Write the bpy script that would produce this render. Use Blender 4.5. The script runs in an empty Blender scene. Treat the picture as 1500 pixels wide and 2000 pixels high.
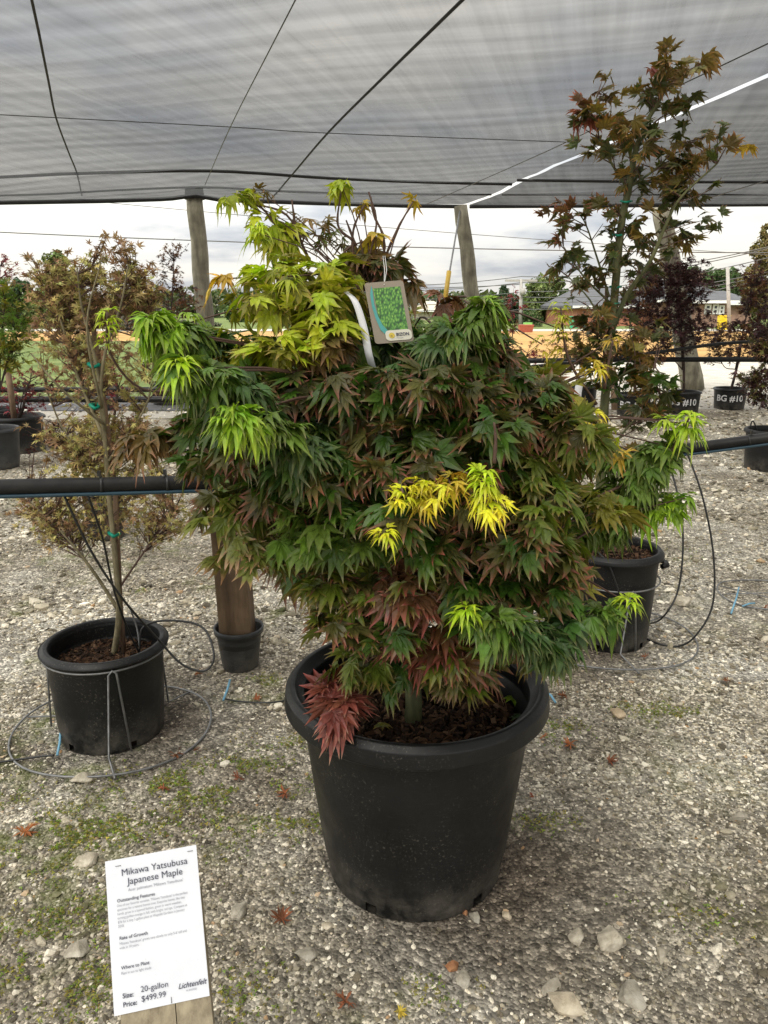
import bpy, bmesh, math, random
import numpy as np
from mathutils import Vector, Matrix, noise
random.seed(7); RNG = np.random.default_rng(11)
S = bpy.context.scene; COL = S.collection
R = math.radians

# ------------------------------------------------------------------ camera
PITCH = 14.9; H = 1.4
cam = bpy.data.objects.new('camera', bpy.data.cameras.new('camera')); COL.objects.link(cam)
cam.location = (0, 0, H); cam.rotation_euler = (R(90 - PITCH), 0, 0)
cam.data.sensor_fit = 'VERTICAL'; cam.data.sensor_height = 36; cam.data.lens = 27
cam.data.clip_start = .05; cam.data.clip_end = 2000
S.camera = cam
# ------------------------------------------------------------------ world, sun, exposure
SUN_EL, SUN_AZ = 52, 205        # azimuth clockwise from +Y (the sun stands behind and left of the camera, veiled)
W = bpy.data.worlds.new('World'); S.world = W; W.use_nodes = True
nt = W.node_tree; N = nt.nodes; L = nt.links
N.clear()
out = N.new('ShaderNodeOutputWorld'); bg = N.new('ShaderNodeBackground'); L.new(bg.outputs[0], out.inputs[0])
sky = N.new('ShaderNodeTexSky'); sky.sky_type = 'NISHITA'; sky.sun_disc = False
sky.sun_elevation = R(SUN_EL); sky.sun_rotation = R(SUN_AZ); sky.air_density = 1.0; sky.dust_density = 3
tc = N.new('ShaderNodeTexCoord'); sx = N.new('ShaderNodeSeparateXYZ'); L.new(tc.outputs['Generated'], sx.inputs[0])
def wm(op, a, b=None, clamp=False):
    n = N.new('ShaderNodeMath'); n.operation = op; n.use_clamp = clamp
    for i, v in enumerate((a, b)):
        if v is None: continue
        if isinstance(v, (int, float)): n.inputs[i].default_value = v
        else: L.new(v, n.inputs[i])
    return n.outputs[0]
den = wm('ADD', wm('MAXIMUM', sx.outputs[2], 0.0), .16)
cb = N.new('ShaderNodeCombineXYZ'); L.new(wm('DIVIDE', sx.outputs[0], den), cb.inputs[0]); L.new(wm('DIVIDE', sx.outputs[1], den), cb.inputs[1])
cn = N.new('ShaderNodeTexNoise'); cn.inputs['Scale'].default_value = .8; cn.inputs['Detail'].default_value = 7; cn.inputs['Roughness'].default_value = .52
L.new(cb.outputs[0], cn.inputs['Vector'])
cr = N.new('ShaderNodeValToRGB'); L.new(cn.outputs['Fac'], cr.inputs[0])
cr.color_ramp.elements[0].position = .38; cr.color_ramp.elements[0].color = (4.9, 5.15, 5.6, 1)
cr.color_ramp.elements[1].position = .58; cr.color_ramp.elements[1].color = (10.0, 9.6, 8.7, 1)
e = cr.color_ramp.elements.new(.47); e.color = (8.2, 8.1, 7.8, 1)
# an overcast sky is brighter overhead than at the horizon
side = wm('SUBTRACT', 1.05, wm('MULTIPLY', sx.outputs[0], .75))      # the veiled sun stands to the left
gr = wm('ADD', wm('MULTIPLY', wm('MULTIPLY', sx.outputs[2], 2.1), side), .6)
vm = N.new('ShaderNodeVectorMath'); vm.operation = 'SCALE'; L.new(cr.outputs[0], vm.inputs[0]); L.new(gr, vm.inputs[3])
mx = N.new('ShaderNodeMixRGB'); mx.inputs[0].default_value = .9; L.new(sky.outputs[0], mx.inputs[1]); L.new(vm.outputs[0], mx.inputs[2])
L.new(mx.outputs[0], bg.inputs[0]); bg.inputs[1].default_value = .1
sun = bpy.data.objects.new('sun', bpy.data.lights.new('sun', 'SUN')); COL.objects.link(sun)
sun.data.energy = 1.5; sun.data.angle = R(18); sun.data.color = (1, .95, .86)
az = R(SUN_AZ); sdir = Vector((math.sin(az) * math.cos(R(SUN_EL)), math.cos(az) * math.cos(R(SUN_EL)), math.sin(R(SUN_EL))))
sun.rotation_euler = sdir.to_track_quat('Z', 'Y').to_euler(); sun.location = sdir * 30
S.view_settings.view_transform = 'Standard'; S.view_settings.look = 'None'; S.view_settings.gamma = 1
S.view_settings.exposure = .72
S.cycles.transparent_max_bounces = 24; S.cycles.max_bounces = 8

# ------------------------------------------------------------------ geometry helpers
th = R(PITCH)
def ray(px, py):
    cx = (px - 750) / 1500; cy = (1000 - py) / 1500
    return np.array([cx, math.cos(th) + cy * math.sin(th), -math.sin(th) + cy * math.cos(th)])
def P(px, py, Y): d = ray(px, py); return np.array([0, 0, H]) + d * (Y / d[1])      # a point at distance Y
def G(px, py, z=0.): d = ray(px, py); return np.array([0, 0, H]) + d * ((z - H) / d[2])  # a point at height z
def proj(p):
    d = p[1] * math.cos(th) + (H - p[2]) * math.sin(th); u = -p[1] * -math.sin(th) + (p[2] - H) * math.cos(th)
    return 750 + 1500 * p[0] / d, 1000 - 1500 * u / d
def lerp(a, b, t): return a + (b - a) * t

def link(name, me, m=None, parent=None, loc=None):
    o = bpy.data.objects.new(name, me); COL.objects.link(o)
    if m is not None: me.materials.append(m)
    if parent is not None: o.parent = parent
    if loc is not None: o.location = loc
    return o
def tag(o, label=None, cat=None, group=None, kind=None):
    if label: o['label'] = label
    if cat: o['category'] = cat
    if group: o['group'] = group
    if kind: o['kind'] = kind
    return o
def thing(name, label, cat, loc=(0, 0, 0), group=None):
    o = bpy.data.objects.new(name, None); COL.objects.link(o); o.empty_display_size = .1
    o.location = tuple(loc); return tag(o, label, cat, group)
def npmesh(name, V, F, col=None, smooth=False):
    """V (n,3), F (m,k) index array, col (n,3)"""
    V = np.asarray(V, dtype=np.float32); F = np.asarray(F, dtype=np.int32)
    me = bpy.data.meshes.new(name); n = len(V); m, k = F.shape
    me.vertices.add(n); me.vertices.foreach_set('co', V.ravel())
    me.loops.add(m * k); me.loops.foreach_set('vertex_index', F.ravel())
    me.polygons.add(m); me.polygons.foreach_set('loop_start', np.arange(0, m * k, k, dtype=np.int32))
    me.polygons.foreach_set('loop_total', np.full(m, k, dtype=np.int32))
    me.polygons.foreach_set('use_smooth', np.full(m, smooth, dtype=bool))
    me.update(calc_edges=True)
    if col is not None:
        a = me.color_attributes.new('Col', 'FLOAT_COLOR', 'POINT')
        c = np.ones((n, 4), dtype=np.float32); c[:, :3] = col; a.data.foreach_set('color', c.ravel())
    return me
class MB:
    """collects quads and tris and links them as one mesh object"""
    def __init__(s): s.v = []; s.f = []; s.n = 0; s.sm = []
    def add(s, V, F, smooth=False):
        V = [tuple(map(float, p)) for p in V]; s.v += V
        for f in F: s.f.append([i + s.n for i in f]); s.sm.append(smooth)
        s.n += len(V); return s
    def box(s, c, size, rot=0., tilt=None):
        x, y, z = [q / 2 for q in size]; M = Matrix.Rotation(rot, 3, 'Z')
        if tilt is not None: M = tilt @ M if not isinstance(tilt, float) else M @ Matrix.Rotation(tilt, 3, 'X')
        V = [Vector(c) + M @ Vector((a * x, b * y, d * z)) for a in (-1, 1) for b in (-1, 1) for d in (-1, 1)]
        return s.add(V, [(0, 1, 3, 2), (4, 6, 7, 5), (0, 4, 5, 1), (2, 3, 7, 6), (0, 2, 6, 4), (1, 5, 7, 3)])
    def tube(s, pts, r, k=8, cap=True):
        pts = [Vector(tuple(map(float, p))) for p in pts]; n = len(pts)
        rr = r if hasattr(r, '__len__') else [r] * n
        V = []; F = []; u = None
        for i, p in enumerate(pts):
            t = (pts[min(i + 1, n - 1)] - pts[max(i - 1, 0)]).normalized()
            if u is None: u = t.orthogonal().normalized()
            u = (u - t * u.dot(t)); u = u.normalized() if u.length > 1e-6 else t.orthogonal().normalized()
            w = t.cross(u)
            for j in range(k):
                a = 2 * math.pi * j / k; V.append(p + (u * math.cos(a) + w * math.sin(a)) * rr[i])
        for i in range(n - 1):
            for j in range(k): F.append((i * k + j, i * k + (j + 1) % k, (i + 1) * k + (j + 1) % k, (i + 1) * k + j))
        if cap: F.append(tuple(range(k))[::-1]); F.append(tuple((n - 1) * k + j for j in range(k)))
        return s.add(V, F, True)
    def lathe(s, prof, c=(0, 0, 0), k=64, skip=None, wob=0.):
        V = []; F = []
        for i, (r, z) in enumerate(prof):
            for j in range(k):
                a = 2 * math.pi * j / k; q = r * (1 + wob * math.sin(2 * a + .7))
                V.append((c[0] + q * math.cos(a), c[1] + q * math.sin(a), c[2] + z))
        for i in range(len(prof) - 1):
            for j in range(k):
                if skip and skip(i, j): continue
                F.append((i * k + j, i * k + (j + 1) % k, (i + 1) * k + (j + 1) % k, (i + 1) * k + j))
        return s.add(V, F, True)
    def build(s, name, m, parent=None, loc=None):
        me = bpy.data.meshes.new(name); me.from_pydata(s.v, [], s.f); me.polygons.foreach_set('use_smooth', s.sm); me.update()
        return link(name, me, m, parent, loc)
def smoothpts(pts, n=8):
    """Catmull-Rom"""
    p = [np.array(q, float) for q in pts]; p = [2 * p[0] - p[1]] + p + [2 * p[-1] - p[-2]]; o = []
    for i in range(1, len(p) - 2):
        for j in range(n):
            t = j / n
            o.append(.5 * (2 * p[i] + (p[i + 1] - p[i - 1]) * t + (2 * p[i - 1] - 5 * p[i] + 4 * p[i + 1] - p[i + 2]) * t * t + (3 * p[i] - p[i - 1] - 3 * p[i + 1] + p[i + 2]) * t ** 3))
    o.append(p[-2]); return o

# ------------------------------------------------------------------ materials
MATS = {}
def base_mat(name, rough=.6, spec=.4):
    m = bpy.data.materials.new(name); m.use_nodes = True; t = m.node_tree
    b = t.nodes['Principled BSDF']; b.inputs['Roughness'].default_value = rough
    b.inputs['Specular IOR Level'].default_value = spec; MATS[name] = m
    return m, t, b
def nd(t, typ, **kw):
    n = t.nodes.new(typ)
    for k, v in kw.items():
        if k.startswith('_'): setattr(n, k[1:], v)
        else: n.inputs[k.replace('__', ' ')].default_value = v
    return n
def ramp(t, fac, stops):
    r = t.nodes.new('ShaderNodeValToRGB'); t.links.new(fac, r.inputs[0]); E = r.color_ramp.elements
    while len(E) < len(stops): E.new(.5)
    for e_, (p, c) in zip(E, stops):
        e_.position = p; e_.color = (*c, 1) if hasattr(c, '__len__') else (c, c, c, 1)
    return r.outputs[0]
def mix(t, f, a, b, mode='MIX'):
    n = t.nodes.new('ShaderNodeMixRGB'); n.blend_type = mode
    for i, v in enumerate((f, a, b)):
        if isinstance(v, (int, float)) and i == 0: n.inputs[0].default_value = v
        elif isinstance(v, (tuple, list)): n.inputs[i].default_value = (*v, 1)
        else: t.links.new(v, n.inputs[i])
    return n.outputs[0]
def mth(t, op, a, b=None, clamp=False):
    n = t.nodes.new('ShaderNodeMath'); n.operation = op; n.use_clamp = clamp
    for i, v in enumerate((a, b)):
        if v is None: continue
        if isinstance(v, (int, float)): n.inputs[i].default_value = v
        else: t.links.new(v, n.inputs[i])
    return n.outputs[0]
def objco(t, scale=(1, 1, 1), src='Object'):
    c = t.nodes.new('ShaderNodeTexCoord'); mp = t.nodes.new('ShaderNodeMapping'); mp.inputs['Scale'].default_value = scale
    t.links.new(c.outputs[src], mp.inputs[0]); return mp.outputs[0]
def wpos(t, scale=(1, 1, 1)):
    c = t.nodes.new('ShaderNodeNewGeometry'); mp = t.nodes.new('ShaderNodeMapping'); mp.inputs['Scale'].default_value = scale
    t.links.new(c.outputs['Position'], mp.inputs[0]); return mp.outputs[0]
def noise_(t, co, scale, detail=4, rough=.55, dist=0.):
    n = nd(t, 'ShaderNodeTexNoise', Scale=scale, Detail=detail, Roughness=rough, Distortion=dist); t.links.new(co, n.inputs['Vector']); return n.outputs['Fac']
def vor(t, co, scale, out='Distance', feature='F1', rnd=1.):
    n = nd(t, 'ShaderNodeTexVoronoi', Scale=scale, Randomness=rnd); n.feature = feature; t.links.new(co, n.inputs['Vector']); return n.outputs[out]
def bump(t, b, h, s=.3, d=.01):
    n = nd(t, 'ShaderNodeBump', Strength=s, Distance=d); t.links.new(h, n.inputs['Height']); t.links.new(n.outputs[0], b.inputs['Normal'])
def simple(name, c, rough=.6, var=.15, scale=8, spec=.4, bmp=0.):
    m, t, b = base_mat(name, rough, spec); co = wpos(t)
    n = noise_(t, co, scale, 5)
    lo = tuple(x * (1 - var) for x in c); hi = tuple(min(1, x * (1 + var)) for x in c)
    t.links.new(ramp(t, n, [(.3, lo), (.7, hi)]), b.inputs['Base Color'])
    if bmp: bump(t, b, n, bmp)
    return m

def plastic_mat(name, c, dust=.5):
    m, t, b = base_mat(name, .42, .32); co = objco(t)
    n1 = noise_(t, co, 5, 6); n2 = noise_(t, co, 170, 2); n3 = noise_(t, objco(t, (1, 1, 9)), 26, 5, .7)
    base = ramp(t, n1, [(.3, tuple(x * .75 for x in c)), (.7, tuple(x * 1.5 for x in c))])
    base = mix(t, mth(t, 'MULTIPLY', ramp(t, n3, [(.56, 0), (.8, 1)]), .28 * dust), base, (.09, .085, .072))
    sp = ramp(t, n2, [(.6, 0), (.68, 1)]); pat = ramp(t, noise_(t, co, 7, 3), [(.42, 0), (.6, 1)])
    base = mix(t, mth(t, 'MULTIPLY', mth(t, 'MULTIPLY', sp, pat), .3 * dust), base, (.28, .25, .2))
    sep = t.nodes.new('ShaderNodeSeparateXYZ'); t.links.new(objco(t), sep.inputs[0])
    low = mth(t, 'MULTIPLY', ramp(t, sep.outputs[2], [(0., 1), (.14, 0)]), ramp(t, noise_(t, co, 12, 6, .7), [(.4, 0), (.68, 1)]))
    base = mix(t, mth(t, 'MULTIPLY', low, .8 * dust), base, (.2, .18, .15))
    t.links.new(base, b.inputs['Base Color'])
    t.links.new(ramp(t, noise_(t, co, 11, 6), [(.3, .33), (.7, .56)]), b.inputs['Roughness'])
    bump(t, b, noise_(t, co, 60, 4), .08, .004)
    return m
M_POT = plastic_mat('black_plastic', (.0065, .007, .0075), .7)
M_POT2 = plastic_mat('grey_plastic', (.03, .032, .034), .8)
M_PIPE = plastic_mat('pipe_plastic', (.006, .006, .0065), .08)
M_TUBE = simple('drip_tube', (.012, .012, .012), .4, spec=.5)
M_BLUE = simple('blue_plastic', (.16, .36, .5), .5)
M_BLUETUBE = simple('blue_striped_tube', (.025, .06, .085), .45)
M_TIE = simple('green_tie_tape', (.0, .26, .17), .4)
M_WIRE = simple('galvanised_wire', (.2, .2, .2), .45, .3, 30); MATS['galvanised_wire'].node_tree.nodes['Principled BSDF'].inputs['Metallic'].default_value = .5
M_WHITE = simple('white_plastic', (.75, .76, .78), .35, .04)
M_STRING = simple('white_string', (.6, .6, .58), .6)
M_INK = simple('dark_ink', (.035, .04, .07), .6); M_INK2 = simple('grey_ink', (.22, .23, .28), .6)
M_CHALK = simple('white_marker', (.6, .6, .6), .6)

def bark_mat(name, a, b_, scale=30, stretch=.12):
    m, t, b = base_mat(name, .75, .25); co = objco(t, (1, 1, stretch))
    n = noise_(t, co, scale, 7, .65); n2 = noise_(t, objco(t), 6, 3)
    c = mix(t, ramp(t, n, [(.35, 0), (.65, 1)]), a, b_)
    c = mix(t, ramp(t, n2, [(.4, 0), (.7, .6)]), c, tuple(x * .6 for x in a))
    t.links.new(c, b.inputs['Base Color']); bump(t, b, n, .4, .004); return m
M_POST = bark_mat('weathered_post', (.11, .1, .075), (.3, .28, .21), 9, .15)
M_GREENBARK = bark_mat('green_maple_bark', (.06, .07, .03), (.16, .16, .075), 40, .3)
M_TANBARK = bark_mat('tan_maple_bark', (.12, .1, .055), (.3, .26, .16), 40, .3)
M_DARKBARK = bark_mat('dark_maple_bark', (.03, .022, .018), (.09, .06, .05), 40, .3)
M_TWIG = simple('red_brown_twig', (.09, .05, .035), .6)
M_STAKE = bark_mat('bamboo_stake', (.16, .1, .065), (.3, .21, .14), 30, .1)
M_BRWOOD = bark_mat('brown_treated_wood', (.06, .038, .022), (.2, .135, .08), 14, .12)
M_PLANK = bark_mat('grey_plank', (.2, .165, .11), (.42, .36, .25), 55, .05)

def leaf_mat(name, trans=.2, rough=.42, spec=.35):
    m, t, b = base_mat(name, rough, spec)
    a = t.nodes.new('ShaderNodeAttribute'); a.attribute_name = 'Col'
    n = noise_(t, wpos(t), 90, 3)
    c = mix(t, 1., a.outputs['Color'], ramp(t, n, [(.3, .78), (.7, 1.2)]), 'MULTIPLY')
    t.links.new(c, b.inputs['Base Color'])
    tr = nd(t, 'ShaderNodeBsdfTranslucent'); t.links.new(mix(t, 1., c, (1.5, 1.6, .8), 'MULTIPLY'), tr.inputs[0])
    ms = t.nodes.new('ShaderNodeMixShader'); ms.inputs[0].default_value = trans
    t.links.new(b.outputs[0], ms.inputs[1]); t.links.new(tr.outputs[0], ms.inputs[2])
    t.links.new(ms.outputs[0], t.nodes['Material Output'].inputs[0]); return m
M_LEAF = leaf_mat('maple_leaf'); M_DRY = leaf_mat('dry_leaf', .12, .7, .2); M_FAR = leaf_mat('far_foliage', .2, .7, .15)

# ground
def ground_cols(t, co):
    big = noise_(t, co, 1.1, 6, .62); med = noise_(t, co, 4, 5)
    c = ramp(t, big, [(.36, (.2, .168, .125)), (.5, (.36, .325, .26)), (.64, (.52, .49, .42))])
    c = mix(t, ramp(t, med, [(.45, 0), (.75, .6)]), c, (.13, .11, .085))
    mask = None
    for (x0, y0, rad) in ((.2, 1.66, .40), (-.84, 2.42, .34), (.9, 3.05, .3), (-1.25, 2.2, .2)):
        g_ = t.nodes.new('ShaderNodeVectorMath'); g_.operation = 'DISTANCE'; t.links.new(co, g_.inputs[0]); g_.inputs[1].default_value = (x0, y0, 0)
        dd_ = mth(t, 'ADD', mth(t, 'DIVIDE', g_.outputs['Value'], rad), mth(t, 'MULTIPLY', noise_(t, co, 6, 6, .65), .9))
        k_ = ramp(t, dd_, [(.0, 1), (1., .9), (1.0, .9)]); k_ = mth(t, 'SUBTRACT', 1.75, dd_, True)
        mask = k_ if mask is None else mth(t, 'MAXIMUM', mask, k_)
    c = mix(t, mth(t, 'MULTIPLY', mask, .85), c, (.07, .052, .038))  # bare soil round the pots, with contact shade at their bases painted in
    return c, big, med
def moss_fac(t, co):
    a = noise_(t, co, 1.5, 6, .62); n2 = noise_(t, co, 13, 4, .6)
    f = mth(t, 'MULTIPLY', ramp(t, a, [(.53, 0), (.62, 1)]), ramp(t, n2, [(.42, 0), (.58, 1)]))
    sep = t.nodes.new('ShaderNodeSeparateXYZ'); t.links.new(co, sep.inputs[0])
    near = ramp(t, mth(t, 'MULTIPLY', sep.outputs[1], .1), [(.33, 1), (.6, .12)])
    left = ramp(t, mth(t, 'ADD', mth(t, 'MULTIPLY', sep.outputs[0], .4), .5), [(.35, 1), (.62, .3)])
    return mth(t, 'MULTIPLY', mth(t, 'MULTIPLY', f, near), left)
m, t, b = base_mat('gravel_ground', .9, .15); co = wpos(t); M_GROUND = m
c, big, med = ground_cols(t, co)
v1 = vor(t, co, 130, 'Color'); v2 = vor(t, co, 42, 'Color'); v1d = vor(t, co, 130); v2d = vor(t, co, 42)
s1 = t.nodes.new('ShaderNodeSeparateXYZ'); t.links.new(v1, s1.inputs[0]); s2 = t.nodes.new('ShaderNodeSeparateXYZ'); t.links.new(v2, s2.inputs[0])
c = mix(t, 1., c, ramp(t, s1.outputs[0], [(0, .42), (.5, .85), (.8, 1.15), (.95, 1.9)]), 'MULTIPLY')
c = mix(t, 1., c, ramp(t, s2.outputs[1], [(0, .7), (.7, 1.05), (.95, 1.45)]), 'MULTIPLY')
c = mix(t, mth(t, 'MULTIPLY', moss_fac(t, co), .85), c, (.12, .145, .03))
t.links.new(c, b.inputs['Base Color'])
h = mth(t, 'ADD', mth(t, 'MULTIPLY', v1d, -.5), mth(t, 'MULTIPLY', v2d, -1.)); h = mth(t, 'ADD', h, mth(t, 'MULTIPLY', med, 1.2)); bump(t, b, h, .9, .012)

m, t, b = base_mat('gravel_stone', .8, .25); co = wpos(t); M_STONE = m
gi = t.nodes.new('ShaderNodeNewGeometry'); rp = gi.outputs['Random Per Island']
c = ramp(t, rp, [(0, (.06, .055, .045)), (.22, (.15, .132, .1)), (.48, (.28, .255, .2)), (.68, (.42, .39, .32)), (.82, (.62, .59, .52)), (.92, (.82, .8, .74)), (.97, (.6, .56, .48)), (1, (.36, .22, .11))])
c = mix(t, 1., c, ramp(t, noise_(t, co, 1.1, 6, .62), [(.36, (.78, .74, .66)), (.6, (1.3, 1.25, 1.14))]), 'MULTIPLY')
c = mix(t, 1., c, ramp(t, noise_(t, co, 240, 4), [(.3, .8), (.7, 1.2)]), 'MULTIPLY')
c = mix(t, mth(t, 'MULTIPLY', moss_fac(t, co), .75), c, (.11, .135, .03))
t.links.new(c, b.inputs['Base Color']); bump(t, b, noise_(t, co, 300, 4), .5, .002)

m, t, b = base_mat('rock', .85, .25); co = objco(t); M_ROCK = m
oi = t.nodes.new('ShaderNodeObjectInfo')
c = ramp(t, noise_(t, co, 18, 7, .65), [(.3, (.17, .155, .125)), (.47, (.36, .33, .27)), (.66, (.56, .53, .46))])
c = mix(t, 1., c, ramp(t, oi.outputs['Random'], [(0, (.75, .74, .72)), (.4, (1, .98, .94)), (.75, (1.25, 1.2, 1.1)), (1, (1.1, .9, .68))]), 'MULTIPLY')
t.links.new(c, b.inputs['Base Color']); bump(t, b, noise_(t, co, 45, 7, .7), .7, .006)
m, t, b = base_mat('orange_rock', .85, .25); co = objco(t); M_OROCK = m
t.links.new(ramp(t, noise_(t, co, 40, 6), [(.3, (.22, .09, .04)), (.7, (.42, .22, .11))]), b.inputs['Base Color']); bump(t, b, noise_(t, co, 60, 5), .5, .004)

m, t, b = base_mat('bark_mulch', .85, .15); M_MULCH = m
gi = t.nodes.new('ShaderNodeNewGeometry')
t.links.new(ramp(t, gi.outputs['Random Per Island'], [(0, (.012, .008, .006)), (.5, (.035, .02, .013)), (.8, (.085, .045, .025)), (1, (.16, .1, .06))]), b.inputs['Base Color'])
M_SOIL = simple('dark_soil', (.02, .014, .01), .95, .4, 60, .1, .6)
M_MUD = simple('bare_dirt', (.085, .07, .055), .95, .3, 30, .1, .5)

# shade cloth: woven threads, part open, part thread
def net_mat(name, open_=.24):
    m, t, b = base_mat(name, .6, .2); co = objco(t)
    # rotated frame: x along the front edge, y along the runs
    mp = t.nodes.new('ShaderNodeMapping'); mp.inputs['Rotation'].default_value = (0, 0, R(15)); t.links.new(co, mp.inputs[0]); q = mp.outputs[0]
    def sc(v, s):
        k = t.nodes.new('ShaderNodeMapping'); k.inputs['Scale'].default_value = s; t.links.new(v, k.inputs[0]); return k.outputs[0]
    runs = noise_(t, sc(q, (1, .012, 1)), 9, 5, .7); bands = noise_(t, sc(q, (.05, 1, 1)), 5.5, 3, .6); soft = noise_(t, q, .5, 3)
    d = mth(t, 'ADD', mth(t, 'MULTIPLY', ramp(t, runs, [(.3, 0), (.72, 1)]), .08), mth(t, 'MULTIPLY', bands, .17))
    d = mth(t, 'ADD', d, mth(t, 'MULTIPLY', soft, .08))
    wv = nd(t, 'ShaderNodeTexWave', Scale=1., Distortion=2.2, Detail=2.); wv.bands_direction = 'Y'; wv.inputs['Detail Scale'].default_value = .35; t.links.new(q, wv.inputs['Vector'])
    d = mth(t, 'ADD', d, mth(t, 'MULTIPLY', wv.outputs['Fac'], .045))
    d = mth(t, 'ADD', d, open_ - .022)
    lw = nd(t, 'ShaderNodeLayerWeight', Blend=.5)
    # the cloth has thickness: the flatter one looks along it, the less of the holes is open
    op = mth(t, 'SUBTRACT', d, mth(t, 'MULTIPLY', ramp(t, lw.outputs['Facing'], [(.3, 0), (.95, 1)]), .32), True)
    tp = nd(t, 'ShaderNodeBsdfTransparent')
    tl = nd(t, 'ShaderNodeBsdfTranslucent'); tl.inputs[0].default_value = (.035, .036, .037, 1)
    df = nd(t, 'ShaderNodeBsdfDiffuse'); df.inputs[0].default_value = (.03, .03, .03, 1)
    ad = t.nodes.new('ShaderNodeAddShader'); t.links.new(tl.outputs[0], ad.inputs[0]); t.links.new(df.outputs[0], ad.inputs[1])
    ms = t.nodes.new('ShaderNodeMixShader'); t.links.new(op, ms.inputs[0]); t.links.new(ad.outputs[0], ms.inputs[1]); t.links.new(tp.outputs[0], ms.inputs[2])
    t.links.new(ms.outputs[0], t.nodes['Material Output'].inputs[0]); return m
M_NET = net_mat('shade_cloth', .25); M_NET2 = net_mat('dark_shade_cloth', .17)
M_SEAM = simple('black_seam_tape', (.01, .01, .01), .7)

# ------------------------------------------------------------------ leaf geometry (vectorised)
def leaf_template(lobes, width, segs=5, seed=0, wav=.05, curl=0.):
    """returns V (n,3) in leaf space (y forward, x right, z up), F quads, s (0 base..1 tip), mid (1 on the midrib)"""
    rg = random.Random(seed); V = []; F = []; s_ = []; mid = []
    for (ang, ln) in lobes:
        a = R(ang + rg.uniform(-5, 5)); ln *= rg.uniform(.88, 1.1); w = width * ln * rg.uniform(.85, 1.15); ph = rg.uniform(0, 6); base = len(V)
        bend = rg.uniform(-.25, .25)
        for i in range(segs + 1):
            s = i / segs; y = s * ln
            wd = w * (.35 + .65 * min(1, s / .42)) if s < .42 else w * max(0, 1 - (s - .42) / .58) ** 1.15
            if i == segs: wd = .002
            aa = a + bend * s * s
            dx, dy = math.sin(aa), math.cos(aa); nx, ny = math.cos(aa), -math.sin(aa)
            z = wav * ln * math.sin(ph + 4.5 * s) * s + curl * s * s * ln * math.cos(ph)
            for k, (sd, zz) in enumerate(((-1, 1), (0, 0), (1, 1))):
                V.append((dx * y + nx * sd * wd, dy * y + ny * sd * wd, z + zz * wd * .38)); s_.append(s); mid.append(1. if sd == 0 else 0.)
        for i in range(segs):
            for k in (0, 1):
                p = base + i * 3 + k; F.append((p, p + 1, p + 4, p + 3))
    return np.array(V), np.array(F), np.array(s_), np.array(mid)
L7 = [(0, 1), (27, .95), (-27, .95), (58, .8), (-58, .8), (98, .5), (-98, .5)]
L5 = [(0, 1), (38, .85), (-38, .85), (82, .55), (-82, .55)]
LDROOP = [(0, 1), (20, .95), (-20, .97), (42, .85), (-42, .85)]
T_BIG = [leaf_template(L7, .165, 5, i) for i in range(5)]
T_NAR = [leaf_template([(0, 1), (30, .9), (-28, .92), (66, .7), (-66, .7)], .17, 5, 20 + i, .14) for i in range(4)]
T_SHOOT = [leaf_template([(0, 1), (34, .75), (-34, .75)], .14, 6, 120 + i, .1) for i in range(4)]
T_WIDE = [leaf_template(L7, .19, 4, 40 + i, .08) for i in range(4)]
T_SML = [leaf_template(L5, .13, 3, 60 + i, .16, .2) for i in range(5)]
T_DRY = [leaf_template(L7, .12, 4, 80 + i, .3, .55) for i in range(5)]
def hsvjit(c, rg, n, v=.18, h=.06):
    c = np.repeat(np.array(c, float)[None], n, 0); k = rg.normal(0, 1, (n, 1)); c = c * np.exp(k * v)
    return np.clip(c * np.exp(rg.normal(0, h, (n, 3))), .002, .9)
class Leaves:
    def __init__(s): s.parts = []
    def add(s, T, o, t, n, size, base, tip, droop=.5, tipstart=.5, veinlift=1.25):
        """o,t,n: (k,3); size (k,); base, tip colours (k,3)"""
        k = len(o)
        if k == 0: return
        t = t / np.linalg.norm(t, axis=1, keepdims=True); n = n - t * (n * t).sum(1, keepdims=True); n /= np.linalg.norm(n, axis=1, keepdims=True) + 1e-9
        r = np.cross(t, n); which = RNG.integers(0, len(T), k)
        dr = droop * RNG.uniform(.5, 1.5, k)
        for w in range(len(T)):
            i = np.where(which == w)[0]
            if len(i) == 0: continue
            V, F, S_, M = T[w]; m = len(V); sz = size[i][:, None, None]
            X = o[i][:, None] + sz * (V[None, :, 0:1] * r[i][:, None] + V[None, :, 1:2] * t[i][:, None] + V[None, :, 2:3] * n[i][:, None])
            rho2 = (V[:, 0] ** 2 + V[:, 1] ** 2)
            X[:, :, 2] -= (size[i] * dr[i])[:, None] * rho2[None]
            f = np.clip((S_ - tipstart) / (1 - tipstart), 0, 1)[None, :, None]; f = f * f * (3 - 2 * f)
            C = base[i][:, None] * (1 - f) + tip[i][:, None] * f
            C = C * (1 + (veinlift - 1) * M[None, :, None])
            sc_ = (RNG.uniform(0, 1, (len(i), 1, 1)) < .35) * np.clip((S_ - .8) / .2, 0, 1)[None, :, None] * .75
            C = C * (1 - sc_) + np.array([.34, .27, .18]) * sc_
            s.parts.append((X.reshape(-1, 3), (F[None] + (np.arange(len(i)) * m)[:, None, None]).reshape(-1, 4), C.reshape(-1, 3)))
    def build(s, name, m, parent=None):
        Vs, Fs, Cs, n = [], [], [], 0
        for V, F, C in s.parts: Vs.append(V); Fs.append(F + n); Cs.append(C); n += len(V)
        me = npmesh(name, np.concatenate(Vs), np.concatenate(Fs), np.concatenate(Cs)); return link(name, me, m, parent)

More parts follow.
